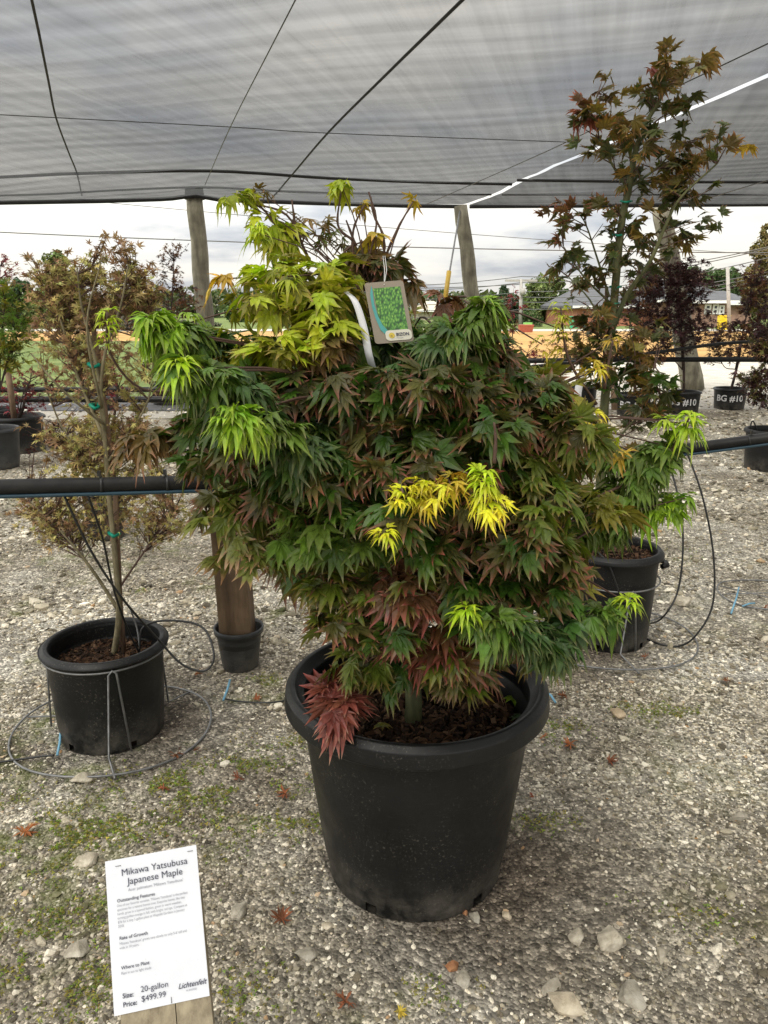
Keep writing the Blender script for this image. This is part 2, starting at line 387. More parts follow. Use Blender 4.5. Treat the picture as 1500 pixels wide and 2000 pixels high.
# leaf colours (albedo): (base, tip)
PAL = dict(
    dark=((.042, .092, .01), (.11, .09, .025)), tdark=((.055, .07, .018), (.12, .055, .025)), rust=((.13, .1, .02), (.24, .09, .03)), mid=((.08, .14, .018), (.12, .14, .035)), deep=((.045, .092, .022), (.09, .1, .03)),
    olive=((.1, .135, .016), (.2, .13, .04)), oliveb=((.18, .19, .02), (.29, .19, .045)), purple=((.07, .072, .018), (.23, .07, .05)),
    maroon=((.1, .05, .02), (.25, .06, .05)), red=((.18, .055, .035), (.28, .085, .065)), pink=((.11, .125, .025), (.32, .16, .1)),
    brown=((.12, .09, .025), (.22, .1, .04)), yg=((.32, .39, .02), (.36, .32, .03)), bright=((.2, .34, .022), (.3, .42, .03)), lime=((.38, .52, .02), (.5, .56, .03)),
    yellow=((.62, .58, .03), (.6, .42, .05)), gold=((.42, .3, .03), (.45, .22, .05)), green=((.09, .155, .022), (.13, .17, .03)),
    lace=((.38, .34, .13), (.44, .3, .15)), lacer=((.3, .2, .11), (.3, .14, .1)), bur=((.035, .012, .014), (.06, .018, .02)), crim=((.2, .02, .03), (.25, .03, .04)))
def cols(key, n, v=.18):
    b_, t_ = PAL[key]; return hsvjit(b_, RNG, n, v), hsvjit(t_, RNG, n, v)

def mound(LV, C, rad, n, size, key, T=None, droop=.55, up=.0, key2=None, mixf=.0, tipstart=.5):
    """one dome of overlapping leaves that hang outwards"""
    phi = RNG.uniform(0, 2 * math.pi, n); se = RNG.uniform(-.45, 1, n); ce = np.sqrt(np.clip(1 - se ** 2, 0, 1))
    d = np.stack([ce * np.cos(phi), ce * np.sin(phi), se], 1)
    o = C + np.array(rad) * d * RNG.uniform(.45, .95, (n, 1))
    h = np.stack([np.cos(phi), np.sin(phi), np.zeros(n)], 1)
    al = R(1) * (0 + 44 * (1 - np.clip(se, 0, 1)) + RNG.normal(0, 17, n)) - up
    yw = RNG.normal(0, .55, n); h = np.stack([np.cos(phi + yw), np.sin(phi + yw), np.zeros(n)], 1)
    t = h * np.cos(al)[:, None]; t[:, 2] -= np.sin(al)
    nn = h * np.sin(al)[:, None]; nn[:, 2] += np.cos(al); nn = nn + RNG.normal(0, .36, (n, 3)); t = t + RNG.normal(0, .4, (n, 3))
    b_, t_ = cols(key, n)
    if key2:
        b2, t2 = cols(key2, n); k = (RNG.uniform(0, 1, n) < mixf)[:, None]; b_ = np.where(k, b2, b_); t_ = np.where(k, t2, t_)
    LV.add(T or T_BIG, o, t, nn, size * np.clip(np.exp(RNG.normal(0, .24, n)), .55, 1.3), b_, t_, droop, tipstart)
def shoot(LV, C, top, n, size, key, key2=None, r=.035):
    size *= .78; n = int(n * 1.25)
    """a young upright tip whose narrow leaves arch down like a small fountain"""
    C = np.array(C); top = np.array(top); f = RNG.uniform(0, 1, n) ** .8; phi = np.arange(n) * 2.4 + RNG.uniform(0, .6, n)
    o = C + (top - C) * f[:, None]
    h = np.stack([np.cos(phi), np.sin(phi), np.zeros(n)], 1); o = o + h * .008
    al = R(1) * (-38 + 42 * (1 - f) + RNG.normal(0, 12, n)); t = h * np.cos(al)[:, None]; t[:, 2] -= np.sin(al)
    nn = h * np.sin(al)[:, None]; nn[:, 2] += np.cos(al)
    b_, t_ = cols(key, n, .14)
    if key2:
        b2, t2 = cols(key2, n, .16); k = np.clip(1 - f, 0, 1)[:, None]; b_ = b_ * (1 - k) + b2 * k; t_ = t_ * (1 - k) + t2 * k
    LV.add(T_SHOOT, o, t, nn, size * RNG.uniform(.7, 1.15, n), b_, t_, 1.0, .6)

# ------------------------------------------------------------------ ground, gravel, moss, fields
gb = MB(); rings = [0, 4, 8, 16, 40, 120, 400, 1200]
gb.add([(-1500, -300, 0), (1500, -300, 0), (1500, 1500, 0), (-1500, 1500, 0)], [(0, 1, 2, 3)])
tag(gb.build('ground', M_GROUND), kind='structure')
def sheet(name, pts, z, m, label=None):
    me = bpy.data.meshes.new(name); me.from_pydata([(float(p[0]), float(p[1]), z) for p in pts], [], [tuple(range(len(pts)))]); return tag(link(name, me, m), kind='structure')
m, t, b = base_mat('pale_gravel', .9, .1); co = wpos(t); M_PALE = m
t.links.new(ramp(t, noise_(t, co, 3, 7, .7), [(.3, (.3, .28, .24)), (.7, (.48, .45, .4))]), b.inputs['Base Color']); bump(t, b, noise_(t, co, 20, 6, .7), .6, .03)
m, t, b = base_mat('field_grass', .9, .1); co = wpos(t); M_GRASS = m
t.links.new(ramp(t, noise_(t, co, .9, 7, .65), [(.3, (.07, .1, .03)), (.55, (.13, .17, .055)), (.75, (.2, .2, .08))]), b.inputs['Base Color']); bump(t, b, noise_(t, co, 14, 6, .7), .8, .08)
m, t, b = base_mat('straw_field', .95, .1); co = wpos(t); M_STRAW = m
t.links.new(ramp(t, noise_(t, co, .5, 7, .65), [(.3, (.26, .14, .055)), (.5, (.36, .22, .085)), (.7, (.4, .27, .12))]), b.inputs['Base Color']); bump(t, b, noise_(t, co, 10, 6, .7), .6, .06)
M_ASPH = simple('asphalt', (.09, .09, .095), .9, .25, 3, .2)
def gp(*q): return [G(a, c_) for a, c_ in q]
sheet('gravel_yard', gp((-900, 830), (520, 815), (1000, 800), (2400, 800), (3400, 706), (-1500, 706)), .004, M_PALE)
sheet('grass_field', [(-200, 12.2, 0), (-2.2, 12.2, 0), (-1.2, 34, 0), (-200, 34, 0)], .008, M_GRASS)
sheet('road', [(-60, 11.0, 0), (-1, 10.7, 0), (-1, 11.7, 0), (-60, 12.1, 0)], .012, M_ASPH)
sheet('straw_field', [(-1, 21, 0), (120, 21, 0), (200, 48, 0), (-4, 48, 0)], .008, M_STRAW)
sheet('dirt_strip', [(-200, 34, 0), (-1.2, 34, 0), (-4, 48, 0), (-200, 48, 0)], .008, M_STRAW)
sheet('far_road', [(-100, 48.5, 0), (160, 48.5, 0), (160, 53, 0), (-100, 53, 0)], .012, M_PALE)
sheet('far_lawn', [(-300, 53.2, 0), (400, 53.2, 0), (500, 300, 0), (-400, 300, 0)], .008, M_GRASS)

ICO = bmesh.new(); bmesh.ops.create_icosphere(ICO, subdivisions=1, radius=1); ICO.verts.ensure_lookup_table()
IV = np.array([v.co[:] for v in ICO.verts]); IF = np.array([[v.index for v in f.verts] for f in ICO.faces]); ICO.free()
POTS = [(.08, 1.717, .235), (-.93, 2.36, .19), (.98, 3.12, .18), (-.58, 2.86, .1)]
def scatter(n, y0, y1, smin, smax, p, seed):
    rg = np.random.default_rng(seed)
    u = rg.uniform(0, 1, n); y = np.sqrt(y0 * y0 + u * (y1 * y1 - y0 * y0)); x = y * rg.uniform(-.66, .66, n)
    s = smin * (smax / smin) ** (rg.uniform(0, 1, n) ** p)
    k = np.ones(n, bool)
    for a, b_, r in POTS: k &= (x - a) ** 2 + (y - b_) ** 2 > r * r
    dn = rg.uniform(0, 1, n)
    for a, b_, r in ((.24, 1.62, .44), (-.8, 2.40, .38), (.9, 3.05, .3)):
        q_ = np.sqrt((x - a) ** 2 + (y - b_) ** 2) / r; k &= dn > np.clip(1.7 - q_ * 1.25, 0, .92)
    fin = np.array([noise.noise(Vector((p * 1.3, q * 1.6, 4))) + .5 * noise.noise(Vector((p * 5, q * 6, 9))) for p, q in zip(x, y)]); k &= rg.uniform(0, 1, n) > np.clip(.25 + fin * 1.3, 0, .8)
    x, y, s = x[k], y[k], s[k]; n = len(x)
    sh = 1 + rg.normal(0, .2, (n, 12, 1)); V = IV[None] * sh
    sc_ = np.stack([s * rg.uniform(.7, 1.35, n), s * rg.uniform(.6, 1.1, n), s * rg.uniform(.3, .75, n)], 1)[:, None]
    V = V * sc_; a = rg.uniform(0, 6.28, n)[:, None]; tl = rg.normal(0, .25, n)[:, None]
    X = V[:, :, 0] * np.cos(a) - V[:, :, 1] * np.sin(a); Y = V[:, :, 0] * np.sin(a) + V[:, :, 1] * np.cos(a); Z = V[:, :, 2] + X * tl
    V = np.stack([X + x[:, None], Y + y[:, None], Z + (s * .12)[:, None]], 2)
    return V.reshape(-1, 3), (IF[None] + (np.arange(n) * 12)[:, None, None]).reshape(-1, 3)
Vs, Fs, nn = [], [], 0
for a in ((84000, 1.0, 2.7, .0014, .0075, 1.9, 1), (46000, 2.5, 4.8, .0028, .012, 1.8, 2), (34000, 4.6, 9.5, .005, .02, 1.7, 3), (900, 1.0, 3.5, .008, .017, 1.4, 4), (2600, 3, 7, .012, .03, 1.6, 5), (1000, 6, 10, .018, .04, 1.2, 7), (9000, 9, 14, .012, .035, 1.5, 6)):
    V, F = scatter(*a); Vs.append(V); Fs.append(F + nn); nn += len(V)
tag(link('gravel', npmesh('gravel', np.concatenate(Vs), np.concatenate(Fs)), M_STONE), 'loose mixed grey and white gravel spread over the nursery ground', 'gravel', kind='stuff')

# low moss and weed leaflets in patches
rg = np.random.default_rng(5); C_ = []
patches = [(450, 1570, .22, 1500), (380, 1540, .12, 500), (130, 1620, .12, 700), (100, 1660, .12, 500), (1300, 1395, .09, 420), (1090, 1425, .08, 260), (60, 1870, .16, 700), (300, 1530, .12, 500), (480, 1500, .1, 350),
           (600, 1600, .09, 260), (250, 1620, .1, 300), (1050, 1600, .08, 200), (180, 1930, .1, 350), (450, 1950, .1, 250), (1350, 1780, .1, 160), (1300, 1080, .22, 500), (20, 1560, .1, 250), (1210, 1380, .06, 90), (270, 1155, .05, 80), (860, 1930, .06, 90), (1400, 960, .2, 200), (120, 1790, .12, 350), (560, 1450, .08, 200), (520, 1330, .07, 140)]
for px, py, r, n in patches:
    n = int(n * 1.7)
    g = G(px, py); q = rg.normal(0, .5, (n, 2)) * r; C_.append(np.stack([g[0] + q[:, 0] * 1.5, g[1] + q[:, 1], rg.uniform(.001, .008, n)], 1))
o = np.concatenate(C_); k = np.ones(len(o), bool)
for a, b_, r in POTS: k &= (o[:, 0] - a) ** 2 + (o[:, 1] - b_) ** 2 > r * r
keepn = np.array([noise.noise(Vector((p[0] * 9, p[1] * 9, 0))) + .7 * noise.noise(Vector((p[0] * 31, p[1] * 31, 3))) for p in o]); k &= keepn > .0; o = o[k]; n = len(o)
LV = Leaves(); tt = rg.normal(0, 1, (n, 3)); tt[:, 2] = abs(tt[:, 2]) * .5; nn_ = np.tile([0, 0, 1.], (n, 1)) + rg.normal(0, .3, (n, 3))
mc = np.where((rg.uniform(0, 1, n) < .5)[:, None], hsvjit((.13, .19, .03), rg, n, .3), hsvjit((.22, .2, .04), rg, n, .3))
LV.add([leaf_template([(0, 1), (120, .8), (-120, .8)], .3, 2, 3)], o, tt, nn_, rg.uniform(.003, .0085, n), mc, mc * .9, .2)
tag(LV.build('moss', M_FAR), 'low green and yellowish moss and weeds in patches on the gravel', 'moss', kind='stuff')

# individual rocks
def rock(px, py, w, label, m=M_ROCK, fl=.5, group=None, seed=0):
    bm = bmesh.new(); rr_ = random.Random(seed); sd = Vector((seed * 3.1, seed * 1.7, 5))
    for _ in range(15):
        v = Vector((rr_.gauss(0, 1), rr_.gauss(0, 1), rr_.gauss(0, 1))).normalized() * rr_.uniform(.8, 1.15); bm.verts.new(v)
    h_ = bmesh.ops.convex_hull(bm, input=bm.verts); bmesh.ops.delete(bm, geom=[e for e in h_['geom_interior'] if isinstance(e, bmesh.types.BMVert)], context='VERTS')
    bmesh.ops.bevel(bm, geom=list(bm.edges), offset=.07, segments=1, affect='EDGES'); bmesh.ops.triangulate(bm, faces=bm.faces)
    bmesh.ops.subdivide_edges(bm, edges=list(bm.edges), cuts=2, use_grid_fill=True)
    for v in bm.verts: v.co *= 1 + noise.noise(v.co * 3.5 + sd) * .07 + noise.noise(v.co * 9 + sd) * .03
    depth = np.linalg.norm(G(px, py) - np.array([0, 0, H])); s = w / 1500 * depth * .5
    M_ = Matrix.Rotation(seed * 1.3, 4, 'Z') @ Matrix.Diagonal((s, s * .72, s * fl, 1)); bm.transform(M_)
    me = bpy.data.meshes.new('rock'); bm.to_mesh(me); bm.free(); o = link('rock', me, m, loc=tuple(G(px, py) + [0, 0, s * fl * .35]))
    for p in me.polygons: p.use_smooth = False
    return tag(o, label, 'rock', group)
RK = [(150, 1862, 50, 'rounded grey rock in the moss left of the white sign card'), (1104, 1968, 62, 'large pale angular rock at the bottom edge of the photo'), (1192, 1842, 60, 'flat brownish rock right of the big pot in front'),
      (1232, 1945, 66, 'wide pale rock right of the large angular rock at the bottom'), (160, 1527, 44, 'flat pale rock in front of the wire ring round the left pot'), (468, 1785, 44, 'grey rock between the sign card and the big pot'),
      (600, 1868, 42, 'pale rock in front of the big pot slightly left'), (1128, 1832, 40, 'pale rock touching the left side of the flat brownish rock'), (1205, 1400, 36, 'grey rock on the gravel below the right wire stand'),
      (1080, 1932, 44, 'grey rock just above the large angular rock at the bottom'), (905, 1915, 36, 'small grey rock below the orange pebble'), (170, 1685, 44, 'dark grey rock touching the upper left of the sign card'),
      (1175, 1088, 32, 'tan rock in the gravel right of the rear wire stand'), (1330, 1180, 46, 'dark lumpy rock near the drip hose loop on the right'), (500, 1245, 32, 'pale rock beside the small nursery pot'), (405, 1355, 30, 'whitish rock inside the wire ring of the left pot'),
      (1440, 1600, 34, 'small grey rock at the right edge of the photo'), (990, 1790, 26, 'whitish pebble by the right foot of the big pot'), (640, 1810, 26, 'flat grey pebble by the left foot of the big pot'), (1290, 1870, 34, 'pale rock lowest in the right corner area'), (930, 1795, 30, 'flat grey chip under the front edge of the big pot')]
for i, (px, py, w, lb) in enumerate(RK): rock(px, py, w, lb, fl=.45 + .12 * (i % 3), group='rocks lying in the gravel', seed=i + 1)
rock(884, 1890, 30, 'small orange pebble in front of the big pot', M_OROCK, .6, 'rocks lying in the gravel', 44)
rock(908, 1786, 16, 'tiny reddish pebble by the drainage notch of the big pot', M_OROCK, .7, 'rocks lying in the gravel', 45)
# ------------------------------------------------------------------ pots
def pot(root, r_top, r_base, h, m, lip=.045, soil=.1, band=True, holes=2, face=-90, seed=1, chips=700, ribs=0):
    """r_top: outer radius of the rim"""
    k = 96; rw = r_top - (.034 if r_top > .25 else .018)
    def rr(z): return r_base + (rw - r_base) * (z / h) ** .9
    prof = [(r_base - .03, .004), (r_base - .004, 0), (r_base, .006), (r_base + .001, .03)]
    nb = len(prof)
    prof += [(rr(h * f), h * f) for f in (.16, .3, .5, .7, .84)]
    zl = h - lip
    prof += [(rw - .002, zl - .006), (rw, zl), (r_top - .003, zl + .001), (r_top - .0005, zl + .002), (r_top, zl + .004), (r_top, zl + .008), (r_top - .003, h - .016), (r_top - .0035, h - .013), (r_top - .005, h - .0115), (r_top - .014, h - .002), (r_top - .016, h - .0005), (r_top - .019, h), (r_top - .026, h - .001), (r_top - .028, h - .003), (r_top - .032, h - .012)]
    zi = h - soil - .01
    for q in range(6 if ribs else 1):
        if ribs: z = h - .02 - q * .009; prof += [(rw - .012, z), (rw - .016, z - .004)]
    prof += [(rr(zi) - .012, zi)]
    hl = [int(round((face + a) % 360 / 360 * k)) for a in ((-37, -36, -33, 33, 36, 39)[:6] if holes else ())]
    hl = set()
    for a in ((-34, 36, 100, 170, 235) if holes else ()):
        j = int(round(((face + a) % 360) / 360 * k)); hl |= {j, (j + 1) % k}
    body = MB().lathe(prof, k=k, skip=lambda i, j: i == 2 and j in hl, wob=.006)
    body.build('pot', m, root)
    if holes:
        inner = MB().lathe([(r_base - .022, .002), (r_base - .02, .045)], k=48); inner.build('root_ball', M_SOIL, root)
    rs = rr(zi) - .011
    # soil: a bumpy disc
    V = [(0, 0, h - soil)]; F = []; kk = 40; nr = 9
    for i in range(1, nr + 1):
        for j in range(kk):
            a = 2 * math.pi * j / kk; q = rs * i / nr; V.append((q * math.cos(a), q * math.sin(a), h - soil + .012 * noise.noise(Vector((q * math.cos(a) * 16, q * math.sin(a) * 16, seed)))))
    for j in range(kk): F.append((0, 1 + j, 1 + (j + 1) % kk))
    for i in range(nr - 1):
        for j in range(kk): a0 = 1 + i * kk; F.append((a0 + j, a0 + kk + j, a0 + kk + (j + 1) % kk, a0 + (j + 1) % kk))
    sb = MB().add(V, F, True).build('soil', M_SOIL, root)
    if chips:
        rg = np.random.default_rng(seed); n = chips; q = rs * .97 * np.sqrt(rg.uniform(0, 1, n)); a = rg.uniform(0, 6.28, n)
        c0 = np.stack([q * np.cos(a), q * np.sin(a), np.full(n, h - soil) + rg.uniform(0, .014, n)], 1)
        u = rg.normal(0, 1, (n, 3)); u[:, 2] *= .3; u /= np.linalg.norm(u, axis=1, keepdims=True); w_ = np.cross(u, rg.normal(0, 1, (n, 3))); w_ /= np.linalg.norm(w_, axis=1, keepdims=True); z_ = np.cross(u, w_)
        ln = rg.uniform(.006, .028, n)[:, None]; wd = rg.uniform(.0025, .007, n)[:, None]; tk = .0018
        V = np.stack([c0 + sx_ * u * ln + sy_ * w_ * wd + sz_ * z_ * tk for sx_ in (-.5, .5) for sy_ in (-1, 1) for sz_ in (-1, 1)], 1)
        f = np.array([(0, 1, 3, 2), (4, 6, 7, 5), (0, 4, 5, 1), (2, 3, 7, 6), (0, 2, 6, 4), (1, 5, 7, 3)])
        link('mulch', npmesh('mulch', V.reshape(-1, 3), (f[None] + (np.arange(n) * 8)[:, None, None]).reshape(-1, 4)), M_MULCH, root)
def inv(root, *pts): return [np.array(p) - np.array(root.location) for p in pts]

# ------------------------------------------------------------------ THE MAPLE
BX, BY = .08, 1.717
big = thing('potted_maple', 'large dense maple with green, purple and yellow leaves in the big front pot', 'maple', (BX, BY, 0))
pot(big, .322, .222, .523, M_POT, lip=.052, soil=.125, seed=3, chips=2600, ribs=1)
ROOT = np.array([BX, BY, 0])
SIL = [(455, 610), (490, 500), (560, 475), (640, 510), (700, 560), (760, 600), (810, 690), (900, 690), (950, 690), (1000, 720), (1070, 790), (1140, 860), (1135, 950), (1095, 1020), (1080, 1090), (1060, 1170), (1020, 1200), (950, 1250), (850, 1295), (740, 1280), (670, 1240), (650, 1190), (560, 1150), (500, 1150), (440, 1080), (420, 1010), (425, 930), (370, 880), (355, 830), (420, 790), (390, 740), (350, 660), (400, 630)]
def inside(x, y, poly):
    c_ = False; j = len(poly) - 1
    for i in range(len(poly)):
        xi, yi = poly[i]; xj, yj = poly[j]
        if (yi > y) != (yj > y) and x < (xj - xi) * (y - yi) / (yj - yi) + xi: c_ = not c_
        j = i
    return c_
CTRL = [(480, 480, 'yg'), (560, 560, 'yg'), (450, 600, 'yg'), (500, 680, 'oliveb'), (640, 600, 'oliveb'), (600, 440, 'oliveb'), (740, 500, 'purple'), (690, 560, 'brown'), (350, 650, 'green'), (420, 660, 'mid'), (370, 760, 'green'), (450, 740, 'deep'), (500, 800, 'deep'), (560, 870, 'deep'),
        (600, 680, 'brown'), (570, 730, 'purple'), (660, 690, 'maroon'), (660, 780, 'purple'), (730, 740, 'dark'), (760, 690, 'deep'), (850, 640, 'deep'), (930, 620, 'green'), (950, 720, 'purple'), (870, 720, 'purple'), (1000, 680, 'purple'), (1080, 730, 'olive'), (1150, 780, 'oliveb'), (1160, 850, 'oliveb'),
        (1100, 870, 'olive'), (1050, 800, 'purple'), (980, 820, 'dark'), (860, 800, 'dark'), (780, 860, 'purple'), (300, 860, 'brown'), (340, 880, 'oliveb'), (420, 900, 'dark'), (480, 950, 'dark'), (420, 1020, 'olive'), (440, 1080, 'pink'), (400, 1000, 'olive'), (560, 1010, 'dark'), (650, 1060, 'mid'), (600, 950, 'deep'), (690, 920, 'purple'),
        (540, 1140, 'pink'), (460, 1160, 'olive'), (590, 1200, 'olive'), (700, 1190, 'olive'), (720, 1000, 'dark'), (800, 1130, 'maroon'), (850, 1060, 'dark'), (900, 1040, 'purple'), (960, 1080, 'purple'), (1000, 1000, 'pink'), (1060, 1000, 'olive'), (1100, 1100, 'pink'), (1080, 1060, 'olive'), (1000, 1150, 'dark'),
        (1040, 1220, 'deep'), (1100, 1230, 'green'), (1080, 1280, 'olive'), (700, 1280, 'olive'), (650, 1340, 'red'), (740, 1330, 'green'), (820, 1200, 'maroon'), (860, 1280, 'maroon'), (900, 1340, 'pink'), (960, 1300, 'purple'), (760, 1250, 'dark'), (1130, 950, 'olive'), (780, 1340, 'green'), (900, 1330, 'pink'), (700, 1340, 'olive'), (1180, 1000, 'green'), (1150, 1130, 'olive')]
CA = np.array([(a, b_) for a, b_, _ in CTRL], float)
def keyat(px, py):
    d = (CA[:, 0] - px) ** 2 + (CA[:, 1] - py) ** 2 + RNG.uniform(0, 1500, len(CA)); return CTRL[int(d.argmin())][2]
def depth_at(px, py):
    # crown is a rounded body: nearer in the middle, farther towards its outline
    cx = lerp(760, 800, (py - 440) / 900); hw = np.interp(py, [430, 600, 800, 1000, 1200, 1380], [260, 420, 480, 430, 380, 230])
    f = max(0, 1 - ((px - cx) / hw) ** 2) ** .5; vert = np.interp(py, [430, 700, 1000, 1250, 1380], [.10, .32, .42, .40, .26])
    return BY - vert * f
rg = np.random.default_rng(9); cl = []
gx = 84
for iy, py in enumerate(np.arange(455, 1400, 76)):
    for px in np.arange(250 + (iy % 2) * gx / 2, 1250, gx):
        x, y = px + rg.uniform(-24, 24), py + rg.uniform(-22, 22)
        if inside(x, y, SIL): cl.append((x, y))
LV = Leaves(); TW = MB(); tips = []
for x, y in cl:
    Y = depth_at(x, y) + rg.uniform(-.05, .05); k = keyat(x, y); C0 = P(x, y, Y); s = Y / 1.6 * rg.uniform(.85, 1.2)
    up = y < 700
    if ((x - 768) / 48) ** 2 + ((y - 1075) / 60) ** 2 < 1: continue
    if 690 < x < 820 and 545 < y < 690: Y += .22; C0 = P(x, y, Y)     # the hang tag's niche
    T = T_WIDE if k in ('oliveb', 'brown', 'yg') else (T_NAR if k in ('green', 'deep') else T_BIG)
    n = 32 if up and k in ('yg', 'oliveb') else 38
    mound(LV, C0, (.076 * s, .07 * s, .05 * s), n, (.048 if k != 'yg' else .04) if T is not T_NAR else .05, k, T, .15 if T is not T_NAR else .32, key2={'dark': 'purple', 'purple': 'dark', 'olive': 'purple', 'deep': 'mid', 'pink': 'olive', 'maroon': 'olive', 'yg': 'oliveb', 'oliveb': 'yg', 'green': 'deep'}.get(k, k), mixf=.38)
    tips.append(C0)
# far side and interior
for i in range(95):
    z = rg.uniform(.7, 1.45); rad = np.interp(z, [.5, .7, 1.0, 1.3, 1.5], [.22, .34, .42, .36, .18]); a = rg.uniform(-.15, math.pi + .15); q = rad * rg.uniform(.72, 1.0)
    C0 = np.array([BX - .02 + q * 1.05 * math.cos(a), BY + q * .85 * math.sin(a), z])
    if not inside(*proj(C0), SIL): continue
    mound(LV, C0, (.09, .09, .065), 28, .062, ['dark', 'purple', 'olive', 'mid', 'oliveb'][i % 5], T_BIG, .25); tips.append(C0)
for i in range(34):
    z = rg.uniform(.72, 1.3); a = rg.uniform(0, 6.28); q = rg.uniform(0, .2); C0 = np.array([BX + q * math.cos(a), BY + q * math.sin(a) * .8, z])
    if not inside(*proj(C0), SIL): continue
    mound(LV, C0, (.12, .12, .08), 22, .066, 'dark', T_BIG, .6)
# loose tufts that break the outline: (px, py, Y, radius, n, key)
for px, py, Y, r, n, k, T in [(455, 385, 1.7, .03, 13, 'yg', T_NAR), (490, 395, 1.72, .022, 8, 'oliveb', T_SML), (505, 375, 1.74, .015, 5, 'brown', T_SML), (520, 440, 1.72, .045, 18, 'yg', T_NAR), (600, 450, 1.8, .06, 26, 'brown', T_SML), (650, 470, 1.8, .045, 18, 'olive', T_SML), (560, 470, 1.75, .05, 16, 'yg', T_WIDE),
                              (667, 362, 1.72, .018, 9, 'yg', T_NAR), (705, 402, 1.75, .02, 7, 'gold', T_SML), (808, 392, 1.78, .01, 4, 'gold', T_SML), (735, 460, 1.74, .016, 3, 'gold', T_WIDE), (675, 480, 1.78, .012, 3, 'brown', T_SML), (750, 515, 1.75, .06, 26, 'purple', T_BIG), (700, 525, 1.76, .05, 20, 'brown', T_WIDE),
                              (795, 560, 1.8, .04, 12, 'brown', T_WIDE), (430, 545, 1.66, .02, 5, 'gold', T_WIDE), (285, 870, 1.5, .05, 20, 'brown', T_WIDE), (840, 960, 1.22, .04, 16, 'yellow', T_SML), (800, 985, 1.2, .035, 14, 'yellow', T_SML), (880, 945, 1.22, .03, 12, 'gold', T_SML), (960, 985, 1.2, .03, 12, 'yellow', T_SML), (1160, 720, 1.62, .03, 9, 'gold', T_SML), (1160, 860, 1.5, .05, 18, 'yg', T_SML), (1185, 880, 1.5, .04, 12, 'gold', T_SML), (1060, 740, 1.62, .05, 18, 'pink', T_SML), (1110, 780, 1.6, .05, 18, 'oliveb', T_WIDE), (640, 640, 1.45, .05, 14, 'yg', T_WIDE), (560, 600, 1.5, .05, 14, 'yg', T_WIDE), (870, 590, 1.5, .03, 6, 'maroon', T_BIG), (955, 930, 1.3, .02, 5, 'maroon', T_BIG), (730, 1312, 1.54, .06, 22, 'olive', T_BIG), (790, 1318, 1.54, .06, 22, 'dark', T_BIG), (860, 1322, 1.54, .065, 26, 'pink', T_BIG), (935, 1310, 1.55, .06, 24, 'purple', T_BIG), (820, 1260, 1.46, .06, 26, 'maroon', T_BIG), (685, 1290, 1.54, .055, 20, 'olive', T_BIG), (1125, 1110, 1.6, .05, 16, 'pink', T_BIG), (1165, 1000, 1.62, .07, 22, 'oliveb', T_BIG), (1060, 1265, 1.52, .05, 20, 'olive', T_BIG), (900, 1325, 1.56, .05, 16, 'olive', T_BIG)]:
    if n: mound(LV, P(px, py, Y), (r, r, r * .8), n, .036 if T is T_NAR else (.03 if T is T_SML else .048), k, T, .3); tips.append(P(px, py, Y))
# long arching sprays built of several mounds in a row: start, end, keys
def spray(pts, Y0, Y1, keys, r=.045, n=18, size=.04, T=T_NAR):
    r *= .8; n = int(n * 1.2)
    q = smoothpts([(p[0], p[1], 0) for p in pts], 4); m_ = len(q)
    for i, p in enumerate(q):
        f = i / (m_ - 1); C0 = P(p[0], p[1], lerp(Y0, Y1, f)); k = keys[min(len(keys) - 1, int(f * len(keys)))]
        mound(LV, C0, (r * (1.15 - .4 * f), r * (1.15 - .4 * f), r * .7), n, size, k, T, .5)
    tips.append(P(*pts[-1], Y1)); return
spray([(560, 860), (470, 770), (370, 725)], 1.32, 1.2, ['deep', 'deep', 'green'], .05, 16)
spray([(620, 900), (540, 840), (450, 820)], 1.3, 1.18, ['deep', 'green', 'bright'], .045, 16)
spray([(420, 700), (360, 660), (300, 640)], 1.5, 1.42, ['deep', 'green', 'bright'], .05, 16)
spray([(760, 760), (850, 680), (940, 610)], 1.38, 1.42, ['deep', 'deep', 'green'], .05, 18)
spray([(1150, 1010), (1220, 960), (1290, 900)], 1.75, 1.75, ['mid', 'green', 'green'], .07, 18)
spray([(1160, 1040), (1230, 1010), (1310, 985)], 1.75, 1.72, ['mid', 'green', 'bright'], .05, 16)
spray([(1170, 900), (1240, 890), (1300, 870)], 1.78, 1.75, ['green', 'green'], .04, 12)
spray([(1050, 1250), (1120, 1215), (1190, 1195)], 1.36, 1.38, ['deep', 'deep', 'green'], .032, 8)
spray([(1080, 1270), (1020, 1230), (950, 1215)], 1.3, 1.25, ['deep', 'deep', 'green'], .05, 16)
LV.build('foliage', M_LEAF, big).location = -ROOT
